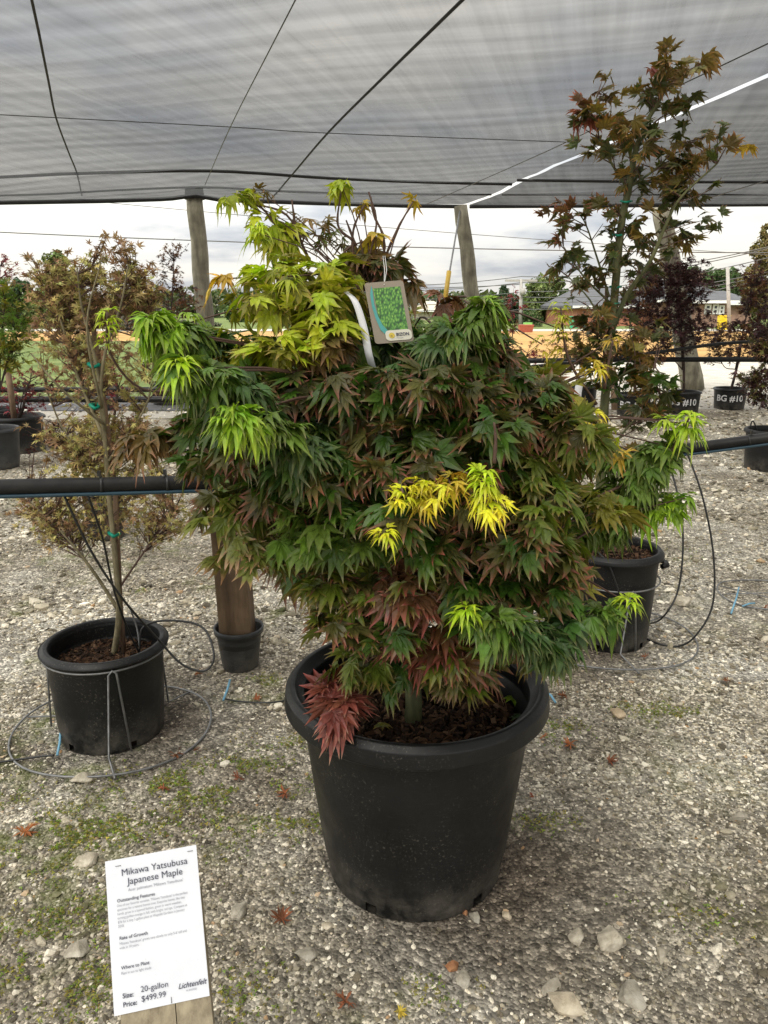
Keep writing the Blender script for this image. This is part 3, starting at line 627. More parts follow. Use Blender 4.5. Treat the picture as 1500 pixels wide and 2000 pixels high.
# young shoots, each its own part
SH = [((345, 735, 1.19), (350, 700, 1.18), 20, .052, 'lime', 'bright', 'yellow-green arching shoot tip low on the left side'), ((300, 660, 1.42), (300, 630, 1.42), 16, .05, 'bright', 'green', 'green arching shoot tip at the far left'), ((365, 650, 1.5), (370, 612, 1.5), 14, .05, 'bright', 'yg', None),
      ((205, 680, 1.55), (210, 600, 1.55), 22, .036, 'lime', 'yg', 'yellow-green shoot standing out over the left tree'), ((440, 835, 1.17), (455, 800, 1.17), 16, .05, 'bright', 'green', None), ((945, 620, 1.42), (950, 578, 1.42), 20, .055, 'bright', 'green', 'bright green shoot tip at the upper right of the crown'),
      ((950, 1000, 1.2), (940, 915, 1.2), 40, .044, 'lime', 'yellow', 'bright yellow shoot in the middle of the crown'), ((830, 1000, 1.22), (825, 935, 1.22), 22, .04, 'yellow', 'gold', 'yellow scorched shoot left of the bright yellow one'), ((880, 960, 1.24), (885, 930, 1.24), 9, .04, 'yellow', 'yellow', None), ((785, 985, 1.2), (790, 950, 1.2), 10, .036, 'yellow', 'lime', None),
      ((752, 1065, 1.18), (750, 1030, 1.18), 15, .034, 'yellow', 'lime', 'small yellow shoot in the gap of the lower crown'), ((905, 1210, 1.24), (915, 1180, 1.24), 18, .045, 'lime', 'bright', 'yellow-green shoot tip over the lower crown'), ((1225, 1190, 1.38), (1228, 1165, 1.38), 16, .045, 'lime', 'green', 'yellow-green shoot tip hanging in front of the rear pot'),
      ((1345, 850, 1.72), (1345, 805, 1.72), 24, .062, 'lime', 'bright', 'lime shoot tip reaching right past the pipe'), ((1300, 830, 1.74), (1300, 812, 1.74), 8, .05, 'lime', 'bright', None), ((1095, 700, 1.66), (1095, 585, 1.66), 34, .036, 'yg', 'gold', 'upright golden shoot at the right of the crown'), ((1060, 690, 1.66), (1058, 655, 1.66), 9, .03, 'yg', 'gold', None),
      ((1195, 670, 1.7), (1197, 655, 1.7), 8, .034, 'gold', 'gold', None), ((1165, 730, 1.6), (1165, 715, 1.6), 7, .036, 'yellow', 'gold', None), ((1150, 850, 1.5), (1160, 800, 1.5), 18, .045, 'yellow', 'gold', 'golden shoot at the right flank of the crown'), ((500, 470, 1.62), (505, 440, 1.62), 14, .045, 'lime', 'yg', None), ((565, 560, 1.45), (560, 520, 1.45), 12, .045, 'yg', 'yg', None), ((1340, 985, 1.72), (1335, 960, 1.72), 8, .05, 'bright', 'green', None)]
for (a, b_, n, sz, k1, k2, lb) in SH:
    l2 = Leaves(); shoot(l2, P(*a), P(*b_), n, sz, k1, k2); o = l2.build('young_shoot', M_LEAF, big); o.location = -ROOT
    if lb: o['label'] = lb
    tips.append((P(*a) + P(*b_)) / 2)
# trunk and limbs reaching every tuft
base = np.array([BX - .01, BY, .39])
TR = MB(); fork = base + [0, 0, .13]
TR.tube(inv(big, base - [0, 0, .03], base + [.004, .0, .06], fork), [.026, .021, .02], 10)
limbs = [np.array([BX + dx, BY + dy, z]) for dx, dy, z in ((-.24, -.1, .78), (-.2, .1, 1.1), (.02, -.12, .86), (.22, -.08, .8), (.2, .06, 1.08), (-.06, -.1, 1.18), (.0, .16, .9), (.1, -.2, .66), (-.12, -.2, .66), (-.1, .02, 1.38), (.03, .02, 1.36))]
for l in limbs:
    mid = fork + (l - fork) * .45 + np.array([0, 0, -.03]) + (l - fork) * np.array([.12, .12, 0]); TR.tube(inv(big, *smoothpts([fork, mid, l], 4)), list(np.linspace(.014, .007, 9)), 7)
TR.build('trunk', M_GREENBARK, big)
BR = MB()
for tpt in tips:
    l = min(limbs, key=lambda q: np.linalg.norm(q - tpt) + max(0, q[2] - tpt[2]) * .8); md = (l + tpt) / 2 + [0, 0, .04]
    BR.tube(inv(big, *smoothpts([l, md, tpt], 3)), list(np.linspace(.0036, .0014, 7) * (.6 if tpt[2] > 1.5 else 1)), 5, False)
# bare twigs at the top
for q in [((700, 620), (710, 540), (735, 440), (720, 375)), ((745, 560), (750, 470), (730, 420), (724, 385)), ((745, 520), (775, 450), (806, 395)), ((690, 520), (690, 450), (712, 400)), ((695, 480), (676, 430)), ((690, 470), (660, 440), (667, 368)), ((560, 470), (510, 405), (460, 390)), ((580, 470), (570, 390)), ((655, 520), (680, 485), (715, 470)), ((600, 500), (560, 420), (480, 395)), ((965, 905), (968, 860), (965, 825)), ((1180, 760), (1190, 700), (1197, 665)), ((1165, 790), (1110, 700), (1095, 600)), ((165, 830), (195, 760), (205, 650)), ((330, 830), (240, 700), (208, 640))][:13]:
    YY = 1.74 if q[0][1] < 700 else (1.2 if q[0][0] == 965 else 1.66); pts = smoothpts([P(a, c_, YY) for a, c_ in q], 5)
    BR.tube(inv(big, *pts), [.0032 - .0018 * i / len(pts) + (.0007 if i % 3 == 0 else 0) for i in range(len(pts))], 6)
BR.tube(inv(big, *smoothpts([P(400, 760, 1.62), P(280, 760, 1.6), P(215, 690, 1.56), P(210, 610, 1.55)], 5)), .0025, 6)
BR.tube(inv(big, *smoothpts([P(1100, 1000, 1.65), P(1230, 940, 1.75), P(1310, 880, 1.74), P(1345, 815, 1.72)], 5)), .004, 6)
BR.build('branches', M_TWIG, big)

# low red spray in the pot, its own part
l2 = Leaves(); mound(l2, P(662, 1385, 1.49), (.055, .055, .045), 30, .055, 'red', T_BIG, .25); mound(l2, P(645, 1345, 1.52), (.035, .035, .03), 14, .05, 'red', T_BIG, .2, up=.6); o = l2.build('red_spray', M_LEAF, big); o.location = -ROOT; o['label'] = 'dark red leaves at the left front of the pot'
# weed seedlings in the pot
for px, py, k in ((1000, 1365, 'bright'), (745, 1418, 'oliveb'), (1010, 1400, 'deep'), (625, 1310, 'mid')):
    l2 = Leaves(); n = 7; ph = np.linspace(0, 6, n); c0 = G(px, py, .42); t_ = np.stack([np.cos(ph), np.sin(ph), np.full(n, .4)], 1); bb, tt_ = cols(k, n)
    l2.add([leaf_template([(0, 1)], .3, 3, 5)], np.tile(c0, (n, 1)), t_, np.tile([0, 0, 1.], (n, 1)), RNG.uniform(.018, .03, n), bb * .8, tt_ * .8, .5)
    o = l2.build('seedling', M_LEAF, big); o.location = -ROOT

# hang tag and loop label
M_TAGBACK = simple('taupe_card', (.26, .22, .17), .45, .05); M_TEAL = simple('teal_print', (.07, .33, .32), .4, .1); M_CREAM = simple('cream_print', (.62, .6, .5), .45, .05)
m, t, b = base_mat('foliage_print', .35, .4); co = objco(t)
v = vor(t, objco(t, (1, 1, .5)), 300); w_ = noise_(t, co, 75, 6, .75, 3.)
c = ramp(t, mth(t, 'ADD', mth(t, 'MULTIPLY', v, .6), mth(t, 'MULTIPLY', w_, .7)), [(.35, (.32, .5, .12)), (.55, (.13, .33, .06)), (.72, (.05, .16, .04)), (.9, (.03, .06, .03))]); t.links.new(c, b.inputs['Base Color'])
M_PRINT = m; M_YEL = simple('yellow_print', (.6, .45, .06), .4, .03)
def quadpos(a, b_, d_, u, v, off=0.):
    n_ = np.cross(b_ - a, d_ - a); n_ /= np.linalg.norm(n_)
    if n_[1] > 0: n_ = -n_
    return a + (b_ - a) * u + (d_ - a) * v + n_ * off
tA, tB, tD = P(711, 553, 1.47), P(787, 547, 1.47), P(733, 672, 1.44)
tg = thing('plant_tag', 'printed picture tag on white string hanging in the top of the big maple', 'plant tag', tA)
def card(a, b_, d_, u0, v0, u1, v1, off, thick, mb=None, corner=0.):
    mb = mb or MB(); pts = []
    if corner:
        for cu, cv, a0 in ((u1 - corner, v0 + corner * .6, -90), (u1 - corner, v1 - corner * .6, 0), (u0 + corner, v1 - corner * .6, 90), (u0 + corner, v0 + corner * .6, 180)):
            for k in range(5): an = R(a0 + k * 22.5); pts.append((cu + corner * math.cos(an), cv + corner * .6 * math.sin(an)))
    else: pts = [(u0, v0), (u1, v0), (u1, v1), (u0, v1)]
    F1 = [quadpos(a, b_, d_, u, v, off) for u, v in pts]; F2 = [quadpos(a, b_, d_, u, v, off - thick) for u, v in pts]; n = len(pts)
    return mb.add(F1 + F2, [tuple(range(n)), tuple(range(2 * n - 1, n - 1, -1))] + [(i, n + i, n + (i + 1) % n, (i + 1) % n) for i in range(n)])
def bld(mb, name, m, root):
    o = mb.build(name, m, root); o.data.transform(Matrix.Translation(-Vector(root.location))); return o
c0 = bld(card(tA, tB, tD, 0, 0, 1, 1, 0, .0012, corner=.08), 'card', M_TAGBACK, tg)
pr = bld(card(tA, tB, tD, .2, .1, .9, .8, .0008, .0006), 'picture', M_PRINT, tg)
tl = MB(); pts = [quadpos(tA, tB, tD, u, v, .0014) for u, v in ((.17, .05), (.1, .2), (.09, .4), (.13, .6), (.2, .78), (.38, .92), (.38, .8), (.27, .7), (.2, .55), (.16, .35), (.18, .12))]
tl.add(pts, [tuple(range(len(pts)))]); bld(tl, 'teal_swoosh', M_TEAL, tg)
bld(card(tA, tB, tD, .3, .8, .97, .97, .0018, .0006, corner=.1), 'maker_panel', M_CREAM, tg)
mb = MB(); ce = quadpos(tA, tB, tD, .46, .885, .0026); ux = (tB - tA); vy = (tD - tA)
pts = [ce + ux * .075 * math.cos(a) + vy * .045 * math.sin(a) for a in np.linspace(0, 2 * math.pi, 17)[:-1]]; mb.add(pts, [tuple(range(16))]); bld(mb, 'emblem', M_YEL, tg)
st = MB(); top_ = P(748, 500, 1.6); hole = quadpos(tA, tB, tD, .5, .06, .002); st.tube([top_, (top_ + hole) / 2 + [.002, 0, 0], hole], .0008, 5); st.tube([top_ + [.004, 0, 0], (top_ + hole) / 2 + [.006, 0, 0], hole], .0008, 5); bld(st, 'string', M_STRING, tg)

TEXTN = 0
def textmesh(body, size, align='LEFT', shear=0., bold=0., sx=1.):
    cu = bpy.data.curves.new('txt', 'FONT'); cu.body = body; cu.size = size; cu.align_x = align; cu.shear = shear; cu.offset = bold; cu.resolution_u = 3
    o = bpy.data.objects.new('txt', cu); COL.objects.link(o); dg = bpy.context.evaluated_depsgraph_get(); me = bpy.data.meshes.new_from_object(o.evaluated_get(dg))
    bpy.data.objects.remove(o); V = [(v.co.x * sx, v.co.y) for v in me.vertices]; F = [tuple(p.vertices) for p in me.polygons]; bpy.data.meshes.remove(me); return V, F
def text_on(a, b_, d_, body, u, v, size_w, root, m, name='lettering', off=.0022, **kw):
    """text at card coordinates (u,v) = baseline start, size as a fraction of the card width"""
    wl = np.linalg.norm(b_ - a); ex = (b_ - a) / wl; ey = (d_ - a) / np.linalg.norm(d_ - a)
    V, F = textmesh(body, size_w * wl, **kw); o3 = quadpos(a, b_, d_, u, v, off)
    mb = MB().add([o3 + ex * x - ey * y for x, y in V], F); return bld(mb, name, m, root)
text_on(tA, tB, tD, 'BIZON', .57, .9, .11, tg, M_INK, off=.003, bold=.0002)
text_on(tA, tB, tD, 'Nursery', .57, .94, .05, tg, M_INK2, off=.003)
text_on(tA, tB, tD, 'n', .425, .91, .1, tg, M_INK, name='emblem_mark', off=.003)
# loop label
lb_ = MB(); q = smoothpts([P(670, 566, 1.47), P(693, 588, 1.45), P(710, 638, 1.44), P(720, 690, 1.43), P(730, 725, 1.45)], 8); V = []; F = []
for i, p in enumerate(q):
    w_ = .0072; V += [p + [-w_, 0, 0.002], p + [w_, 0, -.002]]
for i in range(len(q) - 1): F.append((2 * i, 2 * i + 1, 2 * i + 3, 2 * i + 2))
o = lb_.add(V, F, True).build('loop_label', M_WHITE); s_ = o.modifiers.new('s', 'SOLIDIFY'); s_.thickness = .0006
tag(o, 'blank white plastic loop label curling behind the picture tag', 'label')
q = smoothpts([P(1142, 722, 2.9), P(1133, 745, 2.9), P(1128, 775, 2.9), P(1132, 790, 2.9)], 6); V = []; F = []
for i, p in enumerate(q): V += [p + [-.014, 0, 0], p + [.014, 0, 0]]
for i in range(len(q) - 1): F.append((2 * i, 2 * i + 1, 2 * i + 3, 2 * i + 2))
o = MB().add(V, F, True).build('loop_label', M_WHITE); s_ = o.modifiers.new('s', 'SOLIDIFY'); s_.thickness = .0006
tag(o, 'white plastic strip label on the trunk of the tall maple', 'label')

# ------------------------------------------------------------------ sign on its stake
A_ = np.array([-.42147, .98518, .5913]); B_ = np.array([-.28871, 1.00884, .60244]); D_ = np.array([-.38822, .88127, .41465])
sg = thing('plant_sign', 'white printed price card stapled to a grey wooden stake in the left foreground', 'sign', (float(A_[0]) + .1, 1.0, 0))
m, t, b = base_mat('white_card', .3, .5); co = objco(t); M_CARD = m
c = ramp(t, noise_(t, co, 9, 4), [(.3, (.68, .7, .76)), (.7, (.76, .78, .82))]); c = mix(t, mth(t, 'MULTIPLY', ramp(t, noise_(t, co, 260, 2), [(.7, 0), (.76, 1)]), .35), c, (.5, .5, .5))
c = mix(t, mth(t, 'MULTIPLY', ramp(t, noise_(t, co, 33, 3), [(.72, 0), (.8, 1)]), .3), c, (.5, .42, .33)); t.links.new(c, b.inputs['Base Color'])
bld(card(A_, B_, D_, 0, 0, 1, 1, 0, .0012), 'card', M_CARD, sg)
ex = (B_ - A_); ey = (D_ - A_); nv = np.cross(ex, ey); nv /= np.linalg.norm(nv); nv = -nv if nv[1] > 0 else nv
tof = (A_ + ey * 1.0)[2] / -ey[2] + 1
pk = MB()
for (u0, u1) in ((.055, .62), (.63, 1.0)):
    s0 = [(u0, .3), (u1, .3), (u1 + .03, 3.2), (u0 + .03, 3.2)]
    F1 = [quadpos(A_, B_, D_, u, v, -.002) for u, v in s0]; F2 = [quadpos(A_, B_, D_, u, v, -.022) for u, v in s0]
    pk.add(F1 + F2, [(0, 1, 2, 3), (7, 6, 5, 4), (0, 4, 5, 1), (1, 5, 6, 2), (2, 6, 7, 3), (3, 7, 4, 0)])
bld(pk, 'stake', M_PLANK, sg)
def T_(body, u, v, s, m=M_INK, **kw): text_on(A_, B_, D_, body, u, v, s, sg, m, **kw)
T_('Mikawa Yatsubusa', .53, .115, .098, align='CENTER'); T_('Japanese Maple', .53, .18, .098, align='CENTER'); T_("Acer palmatum 'Mikawa Yatsubusa'", .53, .225, .042, M_INK2, align='CENTER')
T_('Outstanding Features', .105, .285, .047, bold=.00008)
for i, l in enumerate(["One of our favorite varieties, 'Mikawa Yatsubusa' is the perfect", 'specimen for a natural bonsai tree. Exquisite leaves, like tiny', 'hands, grow in a layered fashion, green in warm weather,', 'turning golden-orange in fall, with bright red tips. Compare at', '$76 for a tiny 1-gallon plant at Wayside Gardens in January', '2018.']): T_(l, .1, .315 + i * .027, .0365, M_INK2, sx=.82)
T_('Rate of Growth', .105, .53, .047, bold=.00008); T_("'Mikawa Yatsubusa' grows very slowly to only 5-6' tall and", .1, .563, .0365, M_INK2, sx=.84); T_('wide in 10 years.', .1, .59, .0365, M_INK2, sx=.84)
T_('Where to Plant', .105, .72, .047, bold=.00008); T_('Plant in sun to light shade', .1, .752, .0365, M_INK2, sx=.84)
T_('Size:', .1, .9, .065, bold=.00014); T_('20-gallon', .29, .885, .08); T_('Price:', .1, .955, .065, bold=.00014); T_('$499.99', .29, .945, .08)
T_('Lichtenfelt', .68, .915, .074, bold=.0001, shear=.35, sx=.95); T_('NURSERIES', .76, .94, .024, M_INK2)
for u, v in ((.11, .045), (.9, .035), (.6, .955)):
    mb = MB(); a0 = quadpos(A_, B_, D_, u, v, .0012); b0 = quadpos(A_, B_, D_, u + (.06 if v < .5 else 0), v + (0 if v < .5 else .04), .0012); mb.tube([a0, b0], .0005, 5); bld(mb, 'staple', M_WIRE, sg)

# ------------------------------------------------------------------ other potted trees
def tree_part(root, skel, blobs, size, T, barkm, leafm=M_LEAF, tw=.0016, droop=.35, keys=None, seed=1, shootup=.0, build_leaves='foliage'):
    """skel: list of (points, r0, r1); blobs: (centre, radii, n_twigs, leaves_per_twig, key[, key2]); twigs run from the wood to small leaf tufts"""
    rg = np.random.default_rng(seed); wood = MB(); nodes = []; first = True
    tr = MB()
    for pts, r0, r1 in skel:
        q = smoothpts(pts, 5); rad = list(np.linspace(r0, r1, len(q))); (tr if r0 > .0045 else wood).tube([a - np.array(root.location) for a in q], rad, 10 if first else 7); nodes += list(q[2:]); first = False
    tr.build('trunk', barkm, root); ND = np.array(nodes); LV = Leaves(); starts = []
    for bl in blobs:
        C0, rd, nt_, lp, key = bl[:5]; key2 = bl[5] if len(bl) > 5 else key
        for i in range(nt_):
            d = rg.normal(0, 1, 3); d /= np.linalg.norm(d); e_ = np.array(C0) + np.array(rd) * d * rg.uniform(.2, 1) ** .6
            dd = np.linalg.norm(ND - e_, axis=1) + np.maximum(0, ND[:, 2] - e_[2] + .05) * 1.5; s0 = ND[dd.argmin()]
            md = (s0 + e_) / 2 + rg.normal(0, .02, 3) * np.linalg.norm(e_ - s0); w_ = smoothpts([s0, md, e_], 3)
            wood.tube([a - np.array(root.location) for a in w_], list(np.linspace(tw * 1.6, tw * .6, len(w_))), 4, False)
            if i % 3 == 0: nodes.append(md)
            # leaves along the outer two thirds
            f = rg.uniform(.35, 1, lp); f[:2] = 1
            o = np.array([s0 + (md - s0) * min(1, 2 * x) if x < .5 else md + (e_ - md) * (2 * x - 1) for x in f]) + rg.normal(0, size * .3, (lp, 3))
            t_ = (e_ - s0) / (np.linalg.norm(e_ - s0) + 1e-6) + rg.normal(0, .8, (lp, 3)); t_[:, 2] += shootup - .15
            n_ = rg.normal(0, .55, (lp, 3)); n_[:, 2] += 1
            kk = key if rg.uniform() > .35 else key2; b_, tp = cols(kk, lp, .25)
            LV.add(T, o, t_, n_, size * rg.uniform(.6, 1.25, lp), b_, tp, droop)
        if len(nodes) > len(ND): ND = np.array(nodes)
    wood.build('branches', M_TWIG if barkm is not M_DARKBARK else M_DARKBARK, root); return LV.build(build_leaves, leafm, root)
def tree_at(root, *a, **k):
    o = tree_part(root, *a, **k); o.location = -Vector(root.location); return o

# left tree: lace-fine tan leaves
lx, ly = -.93, 2.36
lt = thing('potted_maple', 'sparse fine-leaved tan and olive maple in the black pot at the left', 'maple', (lx, ly, 0))
pot(lt, .205, .168, .335, M_POT, lip=.02, soil=.085, seed=8, chips=1500, holes=2, ribs=1)
Lp = lambda px, py, dy=0.: P(px, py, ly + dy)
skel = [([G(222, 1285, .24), Lp(232, 1200), Lp(225, 1090), Lp(212, 960), Lp(205, 860), Lp(195, 780)], .0105, .006),
        ([Lp(230, 1190), Lp(185, 1120, 0), Lp(130, 1050, .02), Lp(60, 980, .04)], .007, .002), ([Lp(232, 1150), Lp(280, 1080, .05), Lp(340, 1000, .08)], .0042, .002), ([Lp(205, 860), Lp(150, 730, .05), Lp(110, 600, .05), Lp(60, 500, .1)], .006, .002),
        ([Lp(205, 840), Lp(190, 720), Lp(160, 600), Lp(150, 520)], .007, .002), ([Lp(195, 780), Lp(205, 690), Lp(235, 600), Lp(250, 520)], .006, .002), ([Lp(205, 830), Lp(120, 760, -.1), Lp(60, 690, -.1)], .005, .002), ([Lp(212, 900), Lp(290, 780, .1), Lp(300, 640, .1)], .005, .002), ([Lp(215, 960), Lp(130, 850, .1), Lp(90, 760, .1)], .005, .002), ([Lp(200, 800), Lp(170, 640, -.1), Lp(200, 500, -.08)], .005, .0015)]
sc = ly / 1500
def bl(px, py, rx, ry, n, lp, k, k2=None, Y=ly, dy=0., yr=None): return (P(px, py, Y + dy), (rx * Y / 1500, yr or min(.16, rx * Y / 1500 * .9), ry * Y / 1500), n, lp, k, k2 or k)
blobs = [bl(150, 560, 130, 70, 110, 8, 'lace', 'lacer'), bl(120, 640, 110, 80, 60, 8, 'lacer', 'lace'), bl(240, 560, 60, 60, 50, 7, 'lacer', 'lace'), bl(190, 750, 130, 70, 46, 6, 'lace', 'lacer'), bl(160, 870, 110, 60, 70, 7, 'lace', 'lacer'), bl(60, 860, 40, 60, 14, 5, 'lacer', 'bur'),
         bl(110, 1020, 120, 70, 70, 6, 'lace', 'lacer'), bl(290, 1010, 85, 80, 56, 6, 'lace', 'lacer'), bl(30, 990, 50, 60, 18, 5, 'lacer', 'lace'), bl(180, 930, 120, 30, 40, 7, 'lace'), bl(250, 860, 50, 70, 34, 6, 'lace', 'lacer'), bl(200, 480, 60, 30, 14, 5, 'lacer'), bl(50, 540, 50, 60, 10, 5, 'lacer')]
blobs = [(b0 + [0, .1, 0], (b1[0], min(b1[1], .12), b1[2]), int(b2 * 2.0), b3, *b4) for b0, b1, b2, b3, *b4 in blobs]
tree_at(lt, skel, blobs, .023, T_SML, M_TANBARK, M_DRY, .0011, .2, seed=3)
o = bld(MB().tube([G(243, 1285, .24), Lp(235, 1180, .02), Lp(225, 960, .03), Lp(205, 800, .04), Lp(182, 640, .05)], .0085, 8), 'stake', M_STAKE, lt)
for px, py in ((182, 715), (185, 795), (222, 1045), (222, 940)):
    bld(MB().tube([Lp(px - 9, py - 4, .0), Lp(px, py + 3, -.025), Lp(px + 11, py - 2, .0), Lp(px + 4, py - 6, .055), Lp(px - 9, py - 4, .0)], .006, 6), 'tie_tape', M_TIE, lt)

# right tall tree
rx, ry = .98, 3.12
rt = thing('potted_maple', 'tall slender red-green maple rising to the shade cloth from the right pot', 'maple', (rx, ry, 0))
pot(rt, .205, .165, .42, M_POT, lip=.03, soil=.05, seed=12, chips=700, ribs=1)
for a in (0, 180):
    bld(MB().tube([(rx + (.2 + d_) * math.cos(R(a + q)), ry + (.2 + d_) * math.sin(R(a + q)), .345) for q, d_ in ((-14, 0), (-8, .022), (0, .026), (8, .022), (14, 0))], .012, 8), 'handle', M_POT, rt)
Rp = lambda px, py, dy=0.: P(px, py, ry + dy)
skel = [([G(1168, 1062, .35), Rp(1172, 960), Rp(1180, 800), Rp(1195, 640), Rp(1212, 450), Rp(1228, 370), Rp(1240, 300), Rp(1262, 240), Rp(1290, 190), Rp(1310, 110)], .022, .005),
        ([Rp(1198, 640), Rp(1225, 575, -.03), Rp(1270, 510, -.08), Rp(1300, 440, -.08), Rp(1330, 385, -.08), Rp(1400, 320, -.1)], .011, .003), ([Rp(1228, 372), Rp(1195, 320), Rp(1170, 270), Rp(1165, 190)], .006, .002), ([Rp(1230, 365), Rp(1280, 330, .05), Rp(1330, 280, .05)], .006, .002),
        ([Rp(1190, 580, .0), Rp(1165, 500, .05), Rp(1140, 430, .05), Rp(1110, 400, .05)], .005, .0015), ([Rp(1190, 590), Rp(1140, 540, -.05), Rp(1100, 480, -.05)], .005, .0015), ([Rp(1185, 700), Rp(1160, 600, -.08), Rp(1110, 540, -.08)], .005, .002), ([Rp(1182, 760), Rp(1240, 720, -.08), Rp(1300, 730, -.1)], .006, .002), ([Rp(1175, 900), Rp(1230, 830, -.05), Rp(1290, 770, -.05)], .006, .002), ([Rp(1250, 270), Rp(1290, 230), Rp(1330, 215)], .004, .0015)]
b_ = lambda x, y, a, c_, n, lp, *k: bl(x, y, a, c_, max(3, int(n * .72)), max(3, lp - 1), *k, Y=ry, yr=.16)
blobs = [b_(1310, 130, 60, 45, 16, 5, 'rust', 'brown'), b_(1290, 190, 60, 40, 16, 5, 'tdark', 'rust'), b_(1170, 190, 40, 45, 11, 4, 'brown', 'maroon'), b_(1180, 260, 70, 40, 18, 5, 'rust', 'tdark'), b_(1240, 300, 90, 50, 22, 5, 'tdark', 'rust'), b_(1370, 290, 70, 45, 24, 5, 'rust', 'tdark'), b_(1320, 360, 70, 40, 20, 5, 'tdark', 'rust'),
         b_(1100, 430, 35, 45, 9, 4, 'maroon', 'purple'), b_(1160, 420, 35, 40, 9, 4, 'purple', 'rust'), b_(1280, 440, 90, 50, 24, 4, 'tdark', 'rust'), b_(1370, 440, 45, 50, 8, 4, 'rust', 'tdark'), b_(1240, 510, 80, 50, 18, 4, 'tdark'), b_(1110, 520, 55, 60, 14, 4, 'tdark', 'purple'), b_(1150, 590, 60, 50, 16, 4, 'purple', 'rust'),
         b_(1200, 660, 100, 50, 22, 5, 'rust', 'tdark'), b_(1240, 740, 90, 45, 34, 5, 'dark', 'rust'), b_(1260, 800, 70, 50, 20, 5, 'tdark', 'rust'), b_(1150, 680, 70, 45, 20, 5, 'tdark', 'purple'), b_(1190, 880, 90, 60, 14, 4, 'rust', 'rust')]
tree_at(rt, skel, blobs, .056, T_WIDE, M_GREENBARK, M_LEAF, .0019, .25, seed=5)
l2 = Leaves(); mound(l2, P(1140, 228, ry), (.03, .03, .03), 6, .055, 'red', T_WIDE, .5); mound(l2, P(1460, 286, ry), (.012, .012, .01), 2, .05, 'gold', T_WIDE, .3); mound(l2, P(1270, 145, ry), (.03, .03, .02), 3, .05, 'red', T_WIDE, .3)
o = l2.build('red_leaves', M_LEAF, rt); o.location = -Vector(rt.location)
for px, py in ((1222, 393), (1207, 458), (1201, 560), (1197, 592)):
    bld(MB().tube([Rp(px - 10, py, 0), Rp(px, py + 2, -.028), Rp(px + 12, py, 0), Rp(px, py - 1, .03), Rp(px - 10, py, 0)], .004, 6), 'tie_tape', M_TIE, rt)
bld(MB().tube([G(1180, 1062, .35), Rp(1178, 780, .04), Rp(1185, 560, .035)], .007, 8), 'stake', M_STAKE, rt)

# ------------------------------------------------------------------ wire stands
def stand(cx, cy, rp, hh, rg_, label, rot=0., legs=3, tip=.3, loc='x'):
    s = thing('pot_stand', label, 'wire stand', (cx, cy, 0)); n = 48
    if hh: MB().tube([(rp * math.cos(2 * math.pi * i / n), rp * math.sin(2 * math.pi * i / n), hh) for i in range(n + 1)], .0035, 6, False).build('upper_ring', M_WIRE, s)
    MB().tube([(rg_ * math.cos(2 * math.pi * i / n), rg_ * .93 * math.sin(2 * math.pi * i / n), .012 + .006 * math.sin(3 * 2 * math.pi * i / n)) for i in range(n + 1)], .0038, 6, False).build('ground_ring', M_WIRE, s)
    for k in range(legs):
        a = R(rot + k * 360 / legs); u = np.array([math.cos(a), math.sin(a), 0]); w_ = np.array([-math.sin(a), math.cos(a), 0])
        top = u * (rp + .006) + [0, 0, hh]; ft = u * (rp + .012); f2 = u * rg_ * .98 + [0, 0, .012]
        pts = [u * (rp + .004) + w_ * .035 + [0, 0, .02], u * (rp + .004) + w_ * .012 + [0, 0, hh * .98], top + [0, 0, .006], u * (rp + .01) - w_ * .012 + [0, 0, hh * .98], ft - w_ * .035 + [0, 0, .02], f2 - w_ * .03]
        MB().tube(pts, .0036, 6).build('leg', M_WIRE, s)
    return s
stand(lx, ly, .198, .305, .33, 'grey wire stand holding the pot of the left fine-leaved maple', -65)
stand(rx, ry, .197, .285, .375, 'grey wire stand round the black pot of the tall right maple', -82)
g = G(1500, 1165); e_ = stand(float(g[0]), float(g[1]), .18, 0, .24, 'empty wire ring lying on the gravel at the right edge', 20, 0)
MB().tube([(-.24, -.02, .02), (.24, .02, .02)], .003, 6).build('cross_wire', M_WIRE, e_); MB().tube([(-.2, .1, .02), (.1, -.2, .02)], .003, 6).build('cross_wire', M_WIRE, e_)
g = G(640, 1300); stand(BX - .05, 2.5, .19, .26, .3, 'wire stand half hidden behind the big pot', -160)

# ------------------------------------------------------------------ small pot holding a wooden post, pipe
g = G(470, 1300); sp = thing('post_in_pot', 'short brown wooden post standing in a small dirty nursery pot', 'post', g)
pm = MB().lathe([(.066, .0), (.071, .004), (.086, .12), (.09, .15), (.098, .152), (.099, .172), (.093, .174), (.09, .16), (.084, .1), (.0, .095)], k=48); pm.build('pot', M_POT2, sp)
po = MB(); po.box((0, 0, .53), (.125, .115, .88)); q = po.build('post', M_BRWOOD, sp); bv = q.modifiers.new('b', 'BEVEL'); bv.width = .006; bv.segments = 2
q.rotation_euler = (0, R(-1.5), 0)
pts = [P(-200, 958, 1.98), P(0, 953, 2.07), P(370, 944, 2.28), P(470, 940, 2.4), P(800, 915, 2.85), P(1168, 892, 3.35), P(1330, 878, 3.25), P(1500, 856, 3.1), P(1800, 815, 2.9)]
pp = thing('irrigation_pipe', 'long black plastic irrigation pipe running across behind the big maple', 'pipe', pts[0])
bld(MB().tube(smoothpts(pts, 6), .0245, 16), 'pipe', M_PIPE, pp)
bld(MB().tube([np.array(p) + [0, -.022, -.02] for p in smoothpts(pts, 6)], .0055, 8), 'drip_line', M_BLUETUBE, pp)
sm = smoothpts(pts, 6)
